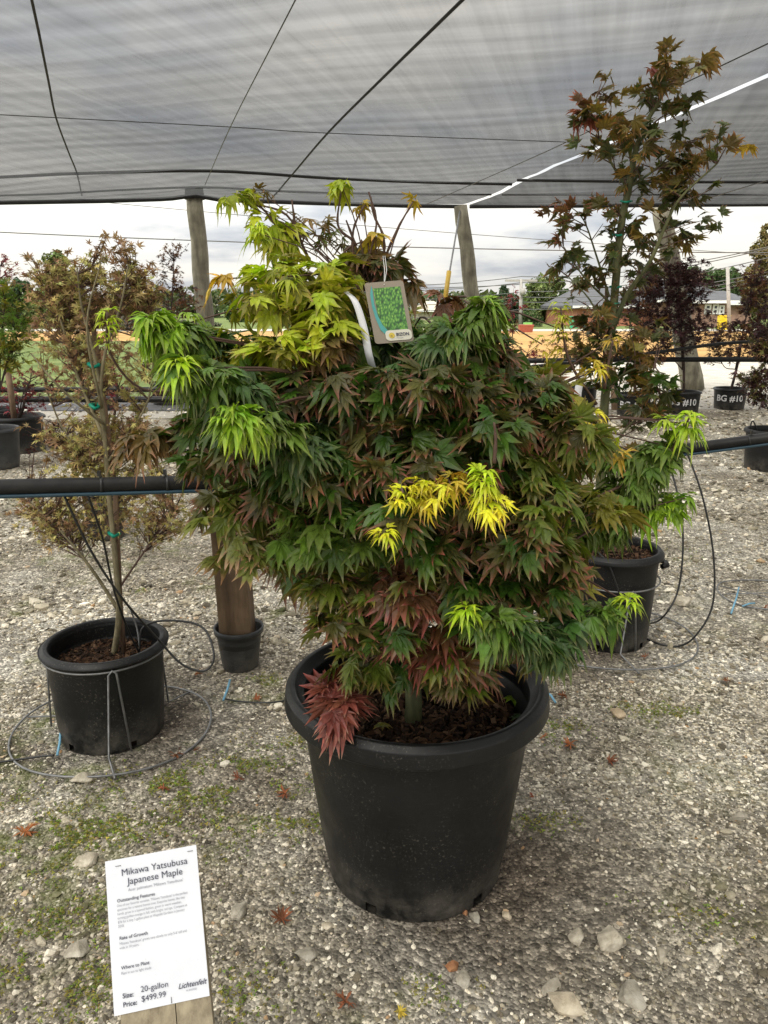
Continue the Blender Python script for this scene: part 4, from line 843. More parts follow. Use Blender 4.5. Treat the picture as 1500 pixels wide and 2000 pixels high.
for fx in (218, 1460, 1100, 345):
    i = min(range(len(sm)), key=lambda k: abs(750 + 1500 * sm[k][0] / (sm[k][1] * math.cos(th) + (H - sm[k][2]) * math.sin(th)) - fx)); p = sm[i]
    d_ = sm[min(i + 1, len(sm) - 1)] - sm[i - 1]; d_ /= np.linalg.norm(d_); bld(MB().tube([p - d_ * .004, p + d_ * .004], .0275, 16), 'cable_tie', M_TUBE, pp)
    bld(MB().box(p + [0, -.005, .037], (.008, .012, .016)), 'cable_tie_head', M_TUBE, pp)

def hose(pts, r, label, m=M_TUBE, cat='drip hose', name='drip_hose', grp='black drip hoses', n=8):
    return tag(MB().tube(smoothpts(pts, n), r, 8).build(name, m), label, cat, grp)
hose([P(125, 968, 2.13), P(180, 1080, 2.16), P(240, 1170, 2.2), P(310, 1250, 2.3), P(355, 1297, 2.3), P(400, 1310, 2.3), P(418, 1280, 2.32), P(395, 1225, 2.38), P(330, 1212, 2.42), P(280, 1225, 2.42), P(272, 1272, 2.4)], .0038, 'black drip hose looping over the right rim of the left pot')
hose([P(172, 968, 2.15), P(200, 1050, 2.2), P(222, 1150, 2.26), P(250, 1230, 2.33), P(272, 1275, 2.36)], .0036, 'black drip hose running straight down into the left pot')
hose([P(255, 1190, 2.46), P(268, 1230, 2.46), P(274, 1275, 2.42)], .0032, 'pale grey wire bent over the back of the left pot', M_WIRE, 'wire', 'wire_hook', None)
hose([P(1340, 878, 3.2), P(1372, 970, 3.1), P(1393, 1080, 3.05), P(1392, 1180, 3.0), P(1360, 1240, 2.98), G(1325, 1262, .01), G(1280, 1255, .008), G(1240, 1235, .008)], .0042, 'outer black drip hose hanging in a wide arc from the right pipe')
hose([P(1300, 885, 3.22), P(1322, 960, 3.1), P(1334, 1050, 3.05), P(1325, 1150, 3.0), P(1295, 1205, 2.98), G(1265, 1218, .01), G(1240, 1212, .01)], .004, 'inner black drip hose hanging beside the tall maple pot')
hose([P(1168, 1078, 3.0), P(1190, 1105, 2.94), P(1210, 1160, 2.92)], .0032, 'short grey hose bent over the rim of the right pot')
hose([G(-60, 1497, .01), G(60, 1480, .012), G(105, 1475, .03)], .0035, 'black hose on the gravel at the far left edge')
hose([G(440, 1365, .01), G(470, 1370, .008), G(530, 1372, .008), G(600, 1360, .01)], .0032, 'thin black hose on the gravel left of the big pot')
def ribbon(px, py, dx, dy, label, h=.03):
    a = G(px, py, .012); b_ = G(px + dx, py + dy, .012) + [0, 0, h]
    return tag(MB().tube([a, (a + b_) / 2 + [.004, 0, .006], b_], .0042, 6).build('drip_emitter', M_BLUE), label, 'drip emitter', 'blue plastic drip emitters')
ribbon(112, 1475, 8, -28, 'blue emitter at the ring in front of the left pot'); ribbon(436, 1368, 14, -26, 'blue emitter on the gravel below the small nursery pot'); ribbon(1085, 1372, -22, -22, 'pale blue emitter by the right rim of the big pot', .0)
ribbon(1428, 1198, 14, -40, 'blue emitter leaning on the wire ring at the right edge'); ribbon(1450, 1184, 24, -6, 'blue emitter lying inside the wire ring at the right edge', .0)

# fallen leaves
FL = [(50, 1632, .04, 'large orange-brown curled leaf on the gravel far left'), (465, 1526, .026, 'dried red leaf in the moss left of the big pot'), (557, 1557, .034, 'ragged dried leaf touching the left side of the big pot'), (345, 1480, .032, 'dried leaf beside the wire ring right of the left pot'), (380, 1472, .026, 'dark dried leaf on the wire ring right of the left pot'),
      (180, 1468, .024, 'small brown leaf at the foot of the left pot'), (320, 1546, .022, 'brown leaf in front of the left wire ring'), (550, 1803, .034, 'curled brown leaf left of the big pot foot'), (1188, 1492, .036, 'wide reddish leaf pair on the gravel right of the big pot'), (1112, 1460, .03, 'orange dried leaf near the right rim of the big pot'), (1100, 1365, .032, 'dark red leaf beside the pale blue emitter'),
      (675, 1965, .036, 'brown leaf at the bottom edge under the big pot'), (1060, 1445, .02, 'small orange leaf tucked by the big pot rim'), (1492, 1192, .03, 'brown leaf at the right edge by the wire ring'), (1260, 1288, .024, 'reddish leaf inside the right wire stand ring'), (1420, 1335, .024, 'pale brown leaf on the right gravel'), (500, 1372, .03, 'red-brown leaf on the thin hose left of the big pot'), (382, 1322, .03, 'orange leaf beside the hose loop of the left pot'), (780, 1985, .02, 'yellow leaf at the bottom edge'), (1040, 1560, .016, 'tiny red leaf right of the big pot')]
for i, (px, py, s, lb) in enumerate(FL):
    l2 = Leaves(); n = 2 if i % 3 else 3; a = RNG.uniform(0, 6.28, n); t_ = np.stack([np.cos(a), np.sin(a), RNG.uniform(0, .3, n)], 1)
    bc = hsvjit((.2, .075, .035), RNG, n, .3) if 'yellow' not in lb else hsvjit((.5, .4, .06), RNG, n, .1)
    if 'orange' in lb: bc = hsvjit((.33, .12, .045), RNG, n, .15)
    l2.add(T_DRY, np.zeros((n, 3)) + [0, 0, .012], t_, np.tile([0, 0, 1.], (n, 1)) + RNG.normal(0, .25, (n, 3)), np.full(n, s), bc, bc * .8, -.1)
    o = l2.build('fallen_leaf', M_DRY); o.location = tuple(G(px, py, .0)); tag(o, lb, 'leaf', 'dried maple leaves on the gravel')
# bare dirt round the pots
for (a, b_, r0, r1) in ():
    V = [(a, b_, .003)]; n = 40
    for j in range(n): q = 2 * math.pi * j / n; k = 1 + .25 * noise.noise(Vector((math.cos(q) * 2, math.sin(q) * 2, a))); V.append((a + r0 * k * math.cos(q), b_ + r1 * k * math.sin(q), .003))
    tag(MB().add(V, [(0, 1 + j, 1 + (j + 1) % n) for j in range(n)]).build('dirt_patch', M_MUD), kind='structure')

# ------------------------------------------------------------------ more potted plants behind
def handtext(root, r, body, size, zc, ang):
    V, F = textmesh(body, size, align='CENTER', bold=size * .02)
    mb = MB().add([(r * math.cos(R(ang) + x / r), r * math.sin(R(ang) + x / r), zc + y) for x, y in V], F); return mb.build('handwriting', M_CHALK, root)
def far_maple(px, py, Y, rt_, rb, hh, crown, key, key2, label, size=.05, seed=1, text=None, leafn=1., group='potted maples at the back of the yard', bark=M_DARKBARK, m=M_POT):
    c0 = G(px, py); Y = c0[1]; root = thing('potted_maple', label, 'maple', c0, group)
    pot(root, rt_, rb, hh, m, lip=.03, soil=.05, seed=seed, chips=0, holes=0)
    top = np.array(P(crown[0][0], crown[0][1], Y)); b0 = c0 + [0, 0, hh - .06]
    sk = [([b0, b0 + (top - b0) * .3 + [.02, 0, 0], b0 + (top - b0) * .6, top], .02, .006)]; rg = np.random.default_rng(seed); bs = []
    for (x, y, a, b_, n) in crown:
        C0 = P(x, y, Y); sk.append(([b0 + (top - b0) * .22, (b0 + C0) / 2 + [0, 0, .05], C0], .008, .003)); bs.append((C0, (a * Y / 1500, a * Y / 1500 * .8, b_ * Y / 1500), int(n * leafn), 6, key, key2))
    tree_at(root, sk, bs, size, T_SML, bark, M_LEAF, .003, .2, seed=seed)
    if text: handtext(root, rt_ - .012, text, .12, hh * .42, -90 - math.degrees(math.atan2(c0[0], c0[1])))
    return root
far_maple(1332, 806, 0, .235, .2, .3, [(1325, 540, 60, 40, 40), (1320, 560, 80, 60, 90), (1330, 640, 90, 50, 70), (1330, 600, 60, 80, 70), (1260, 600, 50, 60, 36)], 'bur', 'bur', 'dark purple maple in a marked black pot in front of the big wooden post', .07, 31, 'BG #10', leafn=1.5)
far_maple(1235, 812, 0, .24, .2, .3, [(1250, 560, 45, 50, 24), (1245, 640, 60, 60, 36), (1270, 690, 50, 30, 20)], 'bur', 'maroon', 'dark red maple in a marked pot behind the trunk of the tall maple', .07, 32, 'BG #10', leafn=1.6)
far_maple(1423, 798, 0, .24, .2, .3, [(1470, 560, 40, 60, 36), (1450, 660, 60, 45, 70), (1485, 610, 45, 70, 50), (1400, 680, 30, 30, 14)], 'bur', 'maroon', 'burgundy maple in a marked black pot near the right edge', .07, 33, 'BG #10', leafn=1.5)
far_maple(1500, 915, 0, .24, .2, .36, [(1500, 660, 40, 60, 50), (1480, 750, 50, 45, 70), (1510, 700, 50, 60, 50)], 'bur', 'purple', 'dark burgundy and olive maple cut by the right edge of the photo', .055, 34)
hose([P(1462, 850, 6.9), P(1470, 822, 6.9), P(1482, 850, 6.9)], .006, 'thin black wire loop over the rim of the far right pot', M_TUBE, 'wire', 'wire_hook', None)
far_maple(-6, 912, 0, .24, .19, .36, [(10, 590, 50, 40, 30), (30, 640, 50, 40, 36), (20, 690, 50, 30, 30)], 'green', 'oliveb', 'green-leaved maple in a grey pot cut by the left edge', .075, 35, m=M_POT2)
far_maple(40, 880, 0, .27, .24, .36, [(60, 740, 60, 40, 24), (40, 780, 70, 30, 24)], 'crim', 'bur', 'small crimson maple in a black pot behind the left edge pot', .05, 36)
far_maple(-10, 858, 0, .25, .22, .34, [(0, 520, 40, 40, 16), (-10, 600, 40, 60, 16)], 'crim', 'lacer', 'red maple in the rearmost pot at the left edge', .06, 37)
far_maple(208, 1048, 0, .13, .11, .25, [(230, 760, 30, 60, 22), (210, 860, 40, 60, 26)], 'lacer', 'crim', 'red-tinged maple in the small dark pot behind the left maple', .03, 38)
far_maple(330, 790, 0, .25, .22, .34, [(340, 510, 40, 40, 26), (350, 580, 45, 40, 50), (310, 640, 60, 50, 36), (330, 560, 30, 60, 24)], 'maroon', 'bur', 'thin maroon maple left of the left shade cloth post', .06, 39)
far_maple(200, 800, 0, .25, .22, .34, [(230, 700, 60, 50, 36), (190, 640, 50, 60, 24)], 'crim', 'lacer', 'red maple far behind the fine-leaved maple', .06, 40)
far_maple(1000, 800, 0, .25, .22, .34, [(975, 650, 40, 30, 24), (1000, 600, 30, 40, 10), (1030, 690, 50, 30, 26)], 'crim', 'maroon', 'low crimson maple seen over the right shoulder of the big maple', .06, 41)
far_maple(1130, 800, 0, .25, .22, .34, [(1110, 690, 50, 40, 26), (1140, 640, 30, 50, 10)], 'maroon', 'olive', 'thin brownish maple between the golden shoot and the tall trunk', .06, 42)

# bamboo cane at left, loose wood block right
for px0, py0, px1, py1, lb in ((30, 832, 12, 700, 'brown wooden cane standing in the pots at the left edge'), (1200, 800, 1197, 720, 'pale wooden stake beside the trunk of the tall maple')):
    tag(MB().tube([P(px0, py0, 7.6), P(px1, py1, 7.6)], .03, 10).build('garden_stake', M_STAKE), lb, 'stake')
# rails behind
for pts, r, lb in (([P(-200, 762, 9), P(600, 760, 9)], .03, 'upper thin black rail behind the left pots'), ([P(-200, 781, 8.6), P(200, 780, 8.6), P(700, 783, 8.6)], .035, 'lower black irrigation pipe behind the left pots'), ([P(1000, 705, 10.6), P(1330, 702, 10.6), P(1700, 703, 10.6)], .035, 'black irrigation pipe behind the right marked pots'), ([P(960, 725, 9.5), P(1230, 695, 10), P(1450, 668, 10.5), P(1650, 672, 10.5)], .022, 'thin dark cable sagging behind the burgundy maples')):
    tag(MB().tube(smoothpts(pts, 6), r, 10).build('rear_pipe', M_PIPE), lb, 'pipe', 'rear pipes')

# ------------------------------------------------------------------ shade structure
def post(tp, bt, r0, r1, label):
    tp, bt = np.array(tp), np.array(bt); o = thing('shade_post', label, 'post', bt, 'wooden posts holding up the shade cloth')
    n = 14; pts = [lerp(bt, tp, i / n) - bt + [.01 * math.sin(i * 1.3), 0, 0] for i in range(n + 1)]
    MB().tube(pts, [lerp(r1, r0, i / n) * (1 + .03 * math.sin(i * 2.1)) for i in range(n + 1)], 18).build('pole', M_POST, o); return o
def down(px, py, px2, py2, z0):
    """the foot of a leaning post: top at (px,py) height z0, second point px2,py2 in the same plane"""
    a = G(px, py, z0); b_ = P(px2, py2, a[1]); k = a[2] / (a[2] - b_[2]); f = a + (b_ - a) * k; return a, f
a, f = down(380, 383, 396, 570, 3.0); o = post(a, f, .12, .14, 'leaning wooden post left of the big maple holding up the cloth'); MB().tube([(a - f) * .985, (a - f) * 1.02 + [0, 0, .06]], [.15, .13], 16).build('cap', M_SEAM, o)
a2, f2 = down(900, 402, 922, 575, 2.98); o = post(a2, f2, .11, .14, 'leaning wooden post right of the picture tag with a guy wire')
a3, f3 = down(1290, 398, 1355, 770, 3.05); o = post(a3, f3, .14, .19, 'thick pale leaning wooden post behind the tall maple')
gw = thing('guy_wire', 'diagonal guy wire with yellow plastic guard at the right shade post', 'guy wire', P(868, 590, 11.5))
bld(MB().tube([a2, P(868, 590, 11.5), P(862, 690, 11.0)], .014, 6), 'wire', M_WIRE, gw); bld(MB().tube([P(877, 530, 11.7), P(868, 595, 11.5)], .035, 8), 'guard', simple('yellow_guard', (.5, .33, .05), .5), gw)
# cloth: plan coordinates; front edge follows the posts
eA = G(380, 381, 3.0); eE = G(900, 400, 3.0)
ed = (eE - eA)[:2]; ed /= np.linalg.norm(ed); EP = [(-2600, 470), (-500, 408), (0, 393), (200, 390), (330, 386), (380, 379), (430, 388), (600, 394), (800, 400), (905, 401)]
def edge_z(px, py):
    d = ray(px, py); # intersect the vertical plane through the edge line
    nrm = np.array([-ed[1], ed[0]]); k = (np.dot(nrm, eA[:2])) / (d[0] * nrm[0] + d[1] * nrm[1]); return np.array([0, 0, H]) + d * k
EL = [edge_z(*q) for q in EP[1:]]
gE = [G(905, 401, 2.98), G(1500, 148, 2.98)]; gd = (gE[1] - gE[0]); gd /= np.linalg.norm(gd)
def cloth(name, label, front, back, ny=60, seamz=True):
    """front/back: matching lists of points; ruled surface with small sags"""
    nx = len(front); V = []; F = []
    for i in range(nx):
        for j in range(ny + 1):
            t_ = j / ny; p = lerp(front[i], back[i], t_).copy(); zz = lerp(front[i][2], 3.0, min(1, t_ * 5)); sag = .05 * math.sin(min(1, t_ * 6) * math.pi) * -1
            p[2] = zz + sag * .6 + .012 * math.sin(p[0] * 2.1 + p[1] * .4) + .012 * noise.noise(Vector((p[0] * .6, p[1] * 2.2, 1)))
            V.append(p)
    for i in range(nx - 1):
        for j in range(ny): a = i * (ny + 1) + j; F.append((a, a + 1, a + ny + 2, a + ny + 1))
    return MB().add(V, F, True).build(name, M_NET2 if label else M_NET, None)
def resample(pts, n):
    d = [0]; 
    for a, b_ in zip(pts, pts[1:]): d.append(d[-1] + np.linalg.norm(b_ - a))
    return [np.array([np.interp(s, d, [p[k] for p in pts]) for k in range(3)]) for s in np.linspace(0, d[-1], n)]
frA = resample(EL, 60); backdir = np.array([gd[0], gd[1], 0]); LEN = 15.2
ndir = np.array([.285, -.96, 0]); ndir /= np.linalg.norm(ndir)
bkA = []
for i, p in enumerate(frA):
    k = i / 59; d_ = lerp(ndir, backdir, k ** 3); bkA.append(p + d_ / np.linalg.norm(d_) * LEN)
nl = cloth('shade_net', '', frA, bkA); tag(nl, 'wide grey shade cloth stretched overhead left of the bright slit', 'shade cloth', 'sheets of the overhead shade cloth')
gp_ = np.array([.1, 0, 0]); s0 = gE[0] + gp_; R0 = [s0, G(1100, 400, 3.0), G(1500, 397, 3.0), G(2200, 392, 3.0) + [4, 0, 0]]
frB = resample(R0, 40); bkB = [p + backdir * LEN for p in frB]; nr_ = cloth('shade_net', 'dark', frB, bkB); tag(nr_, 'darker grey shade cloth overhead at the right of the bright slit', 'shade cloth', 'sheets of the overhead shade cloth')
def onnet(px, py, z=2.97): return G(px, py, z)
def seam(pts, r, root, ext0=0, ext1=0, name='seam'):
    q = [onnet(*p) for p in pts]
    if ext0: q = [q[0] + (q[0] - q[1]) / np.linalg.norm(q[0] - q[1]) * ext0] + q
    if ext1: q = q + [q[-1] + (q[-1] - q[-2]) / np.linalg.norm(q[-1] - q[-2]) * ext1]
    return bld(MB().tube(smoothpts(q, 5), r, 6), name, M_SEAM, root)
seam([(62, 0), (75, 60), (95, 160), (110, 232), (135, 300), (150, 338), (160, 382)], .009, nl, 6); seam([(903, 0), (760, 140), (640, 260), (570, 342), (530, 388)], .011, nl, 6)
seam([(0, 346), (150, 339), (410, 334), (640, 348), (830, 356), (1000, 360)], .018, nl, 4, 0); seam([(0, 382), (100, 379), (240, 371), (400, 366), (560, 374), (750, 379), (960, 380)], .014, nl, 4, 0)
seam([(1010, 352), (1250, 355), (1500, 356)], .018, nr_, 0, 4); seam([(980, 380), (1250, 380), (1500, 380)], .014, nr_, 0, 4)
bld(MB().tube([p + [0, -.01, -.02] for p in frA], .03, 6), 'hem', M_SEAM, nl); bld(MB().tube([p + [0, -.01, -.02] for p in frB], .03, 6), 'hem', M_SEAM, nr_)
def cable(pts, label, r=.006, e0=6, e1=0, z=2.93, m=M_TUBE):
    q = [onnet(*p, z) for p in pts]; q = [q[0] + (q[0] - q[1]) / np.linalg.norm(q[0] - q[1]) * e0] + q
    if e1: q.append(q[-1] + (q[-1] - q[-2]) / np.linalg.norm(q[-1] - q[-2]) * e1)
    tag(MB().tube(smoothpts(q, 4), r, 6).build('support_cable', m), label, 'cable', 'cables under the shade cloth')
cable([(577, 0), (450, 248), (400, 362)], 'thin cable running overhead to the left shade post', .004)
cable([(1500, 85), (1290, 185), (1080, 290), (835, 398)], 'thin cable running overhead left of the bright slit', .0045)
cable([(0, 224), (450, 248), (640, 260), (1120, 278)], 'thin cross cable under the left cloth', .0038, 3, 0)
cable([(1500, 352), (1420, 376), (1370, 392)], 'short thin cable low at the right edge under the cloth', .006, 3)
for i, (px, py) in enumerate(((455, 248), (638, 262))): pass

# ------------------------------------------------------------------ distance: lines, poles, houses, trees
M_POLE = simple('grey_utility_pole', (.32, .31, .29), .8); M_LINE = simple('power_line', (.09, .09, .09), .6)
def line(a, b_, sag, r, label, grp='overhead lines'):
    pts = [lerp(np.array(a), np.array(b_), i / 20) - np.array([0, 0, sag * 4 * (i / 20) * (1 - i / 20)]) for i in range(21)]
    tag(MB().tube(pts, r, 5, False).build('power_line', M_LINE), label, 'power line', grp)
line(P(-300, 438, 30), P(1900, 494, 30), .3, .02, 'lowest long overhead line crossing the whole sky'); line(P(150, 390, 32), P(1900, 520, 32), .2, .012, 'thin overhead line descending from the left under the cloth edge')
line(P(600, 560, 60), P(1018, 555, 60), .2, .03, 'thin distant line reaching the utility pole from the left')
PX = 60
for i, (y0, y1, y2) in enumerate(((548, 540, 468), (556, 552, 476), (575, 570, 500), (586, 580, 536), (600, 590, 548), (612, 604, 560))):
    line(P(560, y0, PX), P(1018, y1, PX), .5, .028, ['topmost', 'second', 'third', 'fourth', 'fifth', 'lowest'][i] + ' wire arriving at the distant utility pole from the left', 'wires at the utility pole')
    line(P(1018, y1, PX), P(1560, y2 - 6 * i, PX - 14), .6, .028, ['topmost', 'second', 'third', 'fourth', 'fifth', 'lowest'][i] + ' wire leaving the distant utility pole to the right', 'wires at the utility pole')
up_ = thing('utility_pole', 'distant grey utility pole with crossarm seen right of the shade post', 'utility pole', P(1016, 655, PX)); f_ = P(1016, 655, PX); f_[2] = 0; up_.location = tuple(f_)
bld(MB().tube([f_, P(1018, 545, PX)], [.17, .12], 10), 'pole', M_POLE, up_); bld(MB().box(P(1018, 548, PX), (2.4, .14, .16)), 'crossarm', M_POLE, up_); bld(MB().tube([P(1021, 576, PX - .3), P(1021, 563, PX - .3)], .2, 10), 'transformer', M_POLE, up_)
u2 = thing('utility_pole', 'pale utility pole behind the burgundy maple at the right edge', 'utility pole', (0, 0, 0)); f_ = P(1424, 660, 44); f_[2] = 0; u2.location = tuple(f_); bld(MB().tube([f_, P(1421, 522, 44)], [.11, .09], 10), 'pole', M_POLE, u2)
u3 = thing('utility_pole', 'faint thin utility pole right of the picture tag', 'utility pole', (0, 0, 0)); f_ = P(803, 640, 80); f_[2] = 0; u3.location = tuple(f_); bld(MB().tube([f_, P(805, 535, 80)], [.14, .1], 8), 'pole', M_POLE, u3); bld(MB().box(P(805, 538, 80), (1.6, .14, .12)), 'crossarm', M_POLE, u3)
M_BRICK = simple('red_brick', (.26, .16, .12), .9, .25, 3); M_BRICK2 = simple('orange_brick', (.36, .15, .09), .9, .2, 3); M_ROOF = simple('grey_shingle', (.075, .078, .085), .9, .2, 2); M_TRIM = simple('white_trim', (.7, .7, .68), .6, .04); M_GLASS = simple('window_glass', (.05, .06, .07), .15, .2, 2, .6); M_BEIGE = simple('beige_siding', (.4, .36, .28), .8, .05)
M_OROOF = simple('orange_wall', (.5, .2, .07), .8, .1)
def house(px0, px1, pyb, pye, pyr, Y, dep, m, label, wins=(), inset=.18, chim=None, rm=M_ROOF):
    a = P(px0, pye, Y); b_ = P(px1, pye, Y); ze = a[2]; zr = P(px0, pyr, Y + dep / 2)[2]; w = b_[0] - a[0]; cx = (a[0] + b_[0]) / 2
    o = thing('house', label, 'house', (cx, Y + dep / 2, 0)); MB().box((0, 0, ze / 2), (w, dep, ze)).build('wall', m, o)
    ov = .5; x, y = w / 2 + ov, dep / 2 + ov; rr = w / 2 - dep * .5 if w > dep else .1; rr = max(rr, w * inset)
    rf = MB().add([(-x, -y, ze + .05), (x, -y, ze + .05), (x, y, ze + .05), (-x, y, ze + .05), (-rr, 0, zr), (rr, 0, zr), (-x, -y, ze - .15), (x, -y, ze - .15), (x, y, ze - .15), (-x, y, ze - .15)], [(0, 1, 5, 4), (1, 2, 5), (2, 3, 4, 5), (3, 0, 4), (6, 9, 8, 7), (0, 6, 7, 1), (1, 7, 8, 2), (2, 8, 9, 3), (3, 9, 6, 0)]).build('roof', rm, o)
    MB().box((0, -y - .03, ze - .06), (2 * x, .1, .2)).build('gutter', M_TRIM, o)
    if chim: MB().box((P(chim, pyr, Y)[0] - cx, .5, zr), (.9, .9, 1.6)).build('chimney', m, rf)
    for (wx, wy, ww, wh) in wins:
        c0 = P(wx, wy, Y); pw, ph = ww * Y / 1500, wh * Y / 1500; g_ = MB(); cc = (c0[0] - cx, -dep / 2 - .03, c0[2])
        fr = MB()
        for sx_ in (-1, 1): fr.box((cc[0] + sx_ * pw / 2, cc[1], cc[2]), (.12, .1, ph + .12))
        for sz_ in (-1, 0, 1): fr.box((cc[0], cc[1] - .001, cc[2] + sz_ * ph / 2), (pw - .12, .1, .1))
        fo = fr.build('window', M_TRIM, o); g_.box((cc[0], cc[1] + .02, cc[2]), (pw - .1, .03, ph - .1)).build('pane', M_GLASS, fo)
    return o
house(1362, 1425, 640, 588, 555, 58, 9, M_BRICK, 'brick house with white windows and grey hipped roof at the right', [(1382, 604, 9, 15), (1397, 604, 8, 15), (1409, 605, 7, 14)], chim=1408)
house(1290, 1366, 640, 586, 545, 60, 10, M_BRICK, 'wide grey-roofed brick house behind the purple maples', [])
house(1128, 1262, 640, 598, 556, 62, 12, M_BRICK2, 'orange brick building with grey roof behind the tall maple trunk', [(1180, 610, 8, 12)])
house(1422, 1470, 640, 592, 568, 70, 9, M_BRICK, 'small grey-roofed house furthest right behind the pale pole', [])
house(1404, 1440, 640, 583, 566, 85, 6, M_OROOF, 'building with bright orange gable seen over the brick roof', [], rm=M_OROOF)
house(818, 868, 640, 606, 588, 90, 9, M_BEIGE, 'low beige-roofed house left of the guy wire', [], rm=M_BEIGE)
house(560, 700, 640, 606, 584, 95, 10, M_BEIGE, 'long pale building hidden behind the big maple', [])
# distant site objects
def vehicle(px, py, Y, w, h, m, label, name='parked_car'):
    c0 = P(px, py, Y); c0[2] = 0; o = thing(name, label, 'car' if name == 'parked_car' else 'bin', c0)
    if name == 'parked_car':
        mb = MB(); prof = [(-.5, .18), (-.5, .5), (-.42, .56), (-.25, .6), (-.16, .95), (.2, 1.), (.32, .6), (.48, .52), (.5, .2)]
        V = [(x * w, sd * .85, z * h) for sd in (-1, 1) for x, z in prof]; n = len(prof)
        mb.add(V, [tuple(range(n)), tuple(range(2 * n - 1, n - 1, -1))] + [(i, n + i, n + (i + 1) % n, (i + 1) % n) for i in range(n)]); mb.build('body', m, o)
        gl = MB(); gl.add([(x * w, -.86, z * h) for x, z in ((-.22, .63), (-.14, .9), (.18, .94), (.27, .63))], [(0, 1, 2, 3)]); gl.build('side_window', M_GLASS, o)
        for x in (-.3, .32):
            for sd in (-.8, .8): MB().lathe([(0, -.1), (.33, -.1), (.33, .1), (0, .1)], k=16).build('wheel', M_TUBE, o); q = o.children[-1]; q.rotation_euler = (R(90), 0, 0); q.location = (x * w, sd, .33)
    else:
        MB().add([(x * w / 2 * k, y * w * .4 * k, z) for z, k in ((.1, .86), (h * .9, 1), (h, 1.02)) for x, y in ((-1, -1), (1, -1), (1, 1), (-1, 1))], [(3, 2, 1, 0), (8, 9, 10, 11)] + [(a_ + i, a_ + (i + 1) % 4, a_ + 4 + (i + 1) % 4, a_ + 4 + i) for a_ in (0, 4) for i in range(4)]).build('bin_body', m, o)
        MB().box((0, 0, h + .03), (w * 1.04, w * .85, .06)).build('lid', m, o)
    return o
for a in ((1121, 628, 52, .55, .8, (.02, .3, .15), 'bright green bin far off by the golden shoot'), (1140, 624, 55, .45, .8, (.03, .12, .12), 'dark teal bin beside the bright green one'), (1030, 650, 46, .45, .5, (.2, .5, .12), 'light green crate far off below the utility pole'),
          (1026, 658, 43, .75, .45, (.3, .08, .05), 'reddish low box in front of the light green crate'), (1413, 632, 48, .6, .9, (.65, .48, .02), 'yellow box standing in the straw field at the right')):
    vehicle(*a[:5], simple(a[6].split()[0] + '_paint', a[5], .5), a[6], 'storage_bin')
def far_tree(px, pyb, Y, crown, colr, label, n=6000, ls=.2, conif=False, grp='trees on the horizon', seed=1):
    rg = np.random.default_rng(seed); f_ = P(px, pyb, Y); f_[2] = 0; o = thing('tree', label, 'tree', f_, grp); V = []
    top = max((P(x, y - b_, Y)[2] for x, y, a, b_ in crown)); cxm = f_
    tr = MB(); tr.tube([f_, f_ + [0, 0, top * .4], P(crown[0][0], crown[0][1], Y)], [.012 * top + .1, .01 * top + .05, .05], 8); bld(tr, 'trunk', M_DARKBARK, o)
    L_ = Leaves(); tot = sum(a * b_ for _, _, a, b_ in crown)
    for x, y, a, b_ in crown:
        C0 = P(x, y, Y); s = Y / 1500; m_ = int(n * a * b_ / tot); nb = max(8, int(a * b_ / 32))
        d = rg.normal(0, 1, (nb, 3)); d /= np.linalg.norm(d, axis=1, keepdims=True); cb_ = C0 + d * np.array([a * s, a * s * .8, b_ * s]) * (rg.uniform(.15, 1, (nb, 1)) ** .5) * .85
        w_ = rg.integers(0, nb, m_); q = rg.normal(0, 1, (m_, 3)); q /= np.linalg.norm(q, axis=1, keepdims=True); br = min(a, b_) * s * .33
        pos = cb_[w_] + q * br * rg.uniform(.5, 1, (m_, 1)); pos[:, 2] = np.maximum(pos[:, 2], .15)
        cc = hsvjit(colr, rg, m_, .28, .06)
        L_.add([leaf_template([(0, 1), (70, .8), (-70, .8)], .4, 2, 7)], pos, rg.normal(0, 1, (m_, 3)), q + [0, 0, .5], ls * Y / 60 * rg.uniform(.6, 1.4, m_), cc, cc, .1)
    o2 = L_.build('crown', M_FAR, o); o2.location = -Vector(o.location); return o
GR = (.05, .085, .03); GD = (.028, .055, .025); GB = (.09, .12, .04); OC = (.12, .1, .035)
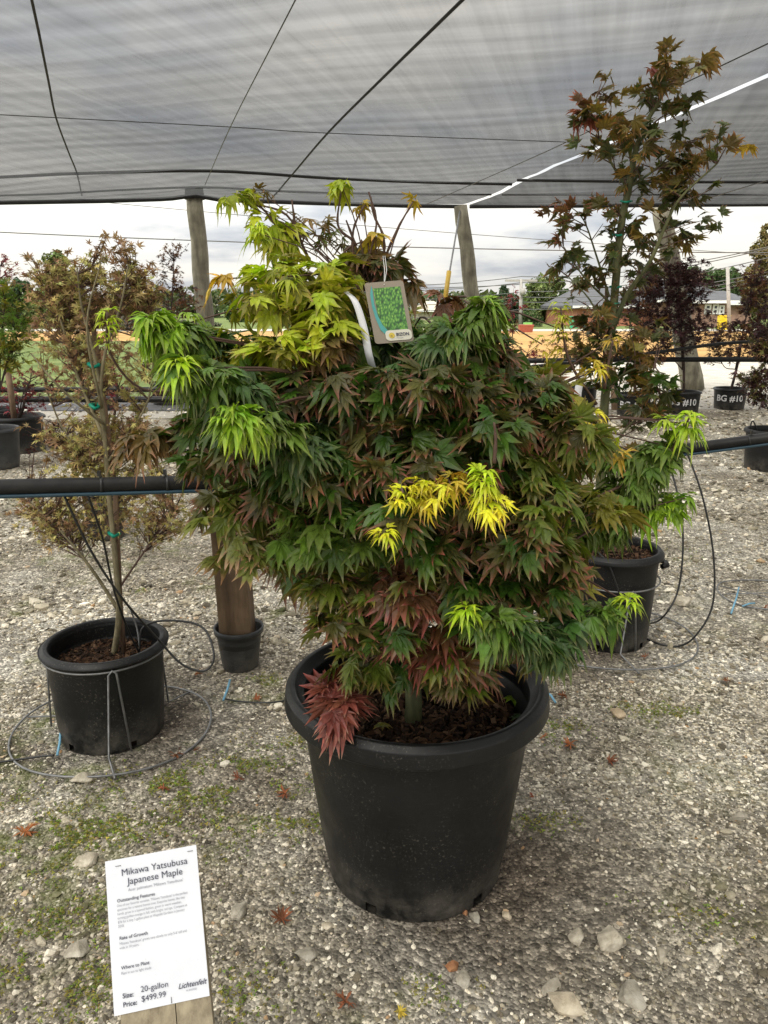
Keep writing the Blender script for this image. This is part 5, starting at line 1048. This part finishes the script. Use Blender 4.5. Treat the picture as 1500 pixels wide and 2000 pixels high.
for i, a in enumerate([(1065, 640, 75, [(1065, 580, 38, 38), (1050, 620, 45, 25), (1085, 555, 22, 16)], GB, 'tall pale rounded tree right of the distant utility pole'), (990, 645, 72, [(990, 600, 30, 30), (985, 575, 12, 18), (1000, 620, 40, 20)], GD, 'dark evergreen clump left of the distant utility pole'), (1040, 650, 60, [(1038, 625, 20, 26)], GR, 'small round tree below the tall pale tree'),
                       (960, 640, 80, [(955, 610, 30, 22), (950, 590, 14, 14)], GD, 'dark shrub-like tree behind the right shade post'), (1120, 640, 80, [(1118, 600, 30, 30), (1100, 580, 16, 14)], GR, 'green tree behind the orange brick building'), (1310, 640, 85, [(1300, 560, 40, 40), (1270, 575, 30, 30)], GR, 'broad green tree behind the wide brick house'),
                       (1390, 640, 85, [(1395, 560, 60, 36), (1420, 540, 26, 22), (1360, 548, 36, 30), (1330, 565, 40, 40)], GR, 'green tree rising behind the brick house roof'), (1265, 640, 80, [(1265, 560, 26, 36), (1295, 530, 14, 18)], GD, 'narrow dark tree left of the thick wooden post'), (1480, 640, 60, [(1492, 500, 32, 46), (1470, 560, 34, 36), (1500, 450, 14, 14), (1500, 590, 50, 30)], OC, 'large olive tree at the right edge of the photo'),
                       (110, 690, 60, [(112, 515, 26, 26), (130, 550, 40, 30), (95, 600, 50, 40)], GB, 'rounded green tree rising behind the fine-leaved maple'), (45, 690, 62, [(40, 570, 34, 24), (30, 620, 50, 36)], GD, 'dark green tree at the left edge horizon'), (280, 690, 50, [(270, 640, 50, 34), (310, 620, 40, 30)], (.06, .06, .05), 'dull grey-green tree left of the left shade post'), (200, 690, 64, [(200, 620, 60, 36), (170, 650, 60, 20)], (.05, .06, .035), 'wide dark tree behind the fine-leaved maple crown'),
                       (380, 690, 60, [(385, 650, 50, 26)], (.055, .06, .04), 'low dull tree behind the left branches of the big maple'), (880, 640, 95, [(872, 588, 14, 12), (850, 600, 20, 10)], GR, 'tiny tree beside the beige house'), (760, 640, 90, [(740, 610, 60, 20)], GR, 'low tree hidden behind the big maple'), (500, 660, 80, [(500, 620, 80, 24)], GR, 'broad low tree behind the upper left of the big maple')]):
    far_tree(*a, seed=100 + i)
# a low hedge-like wood that closes the horizon
rg = np.random.default_rng(77); n = 9000; x = rg.uniform(-130, 130, n); y = 115 + rg.normal(0, 4, n); hh = 3.2 + 1.6 * np.array([noise.noise(Vector((q * .06, 3, 0))) for q in x]); z = rg.uniform(0, 1, n) ** .7 * np.maximum(hh, 1.2)
L_ = Leaves(); cc = hsvjit((.05, .07, .03), rg, n, .3); L_.add([leaf_template([(0, 1), (70, .8), (-70, .8)], .4, 2, 7)], np.stack([x, y, z], 1), rg.normal(0, 1, (n, 3)), rg.normal(0, 1, (n, 3)), rg.uniform(.5, 1.3, n), cc, cc, .1)
tag(L_.build('distant_wood', M_FAR), 'far low wood closing the horizon', 'wood', kind='stuff')
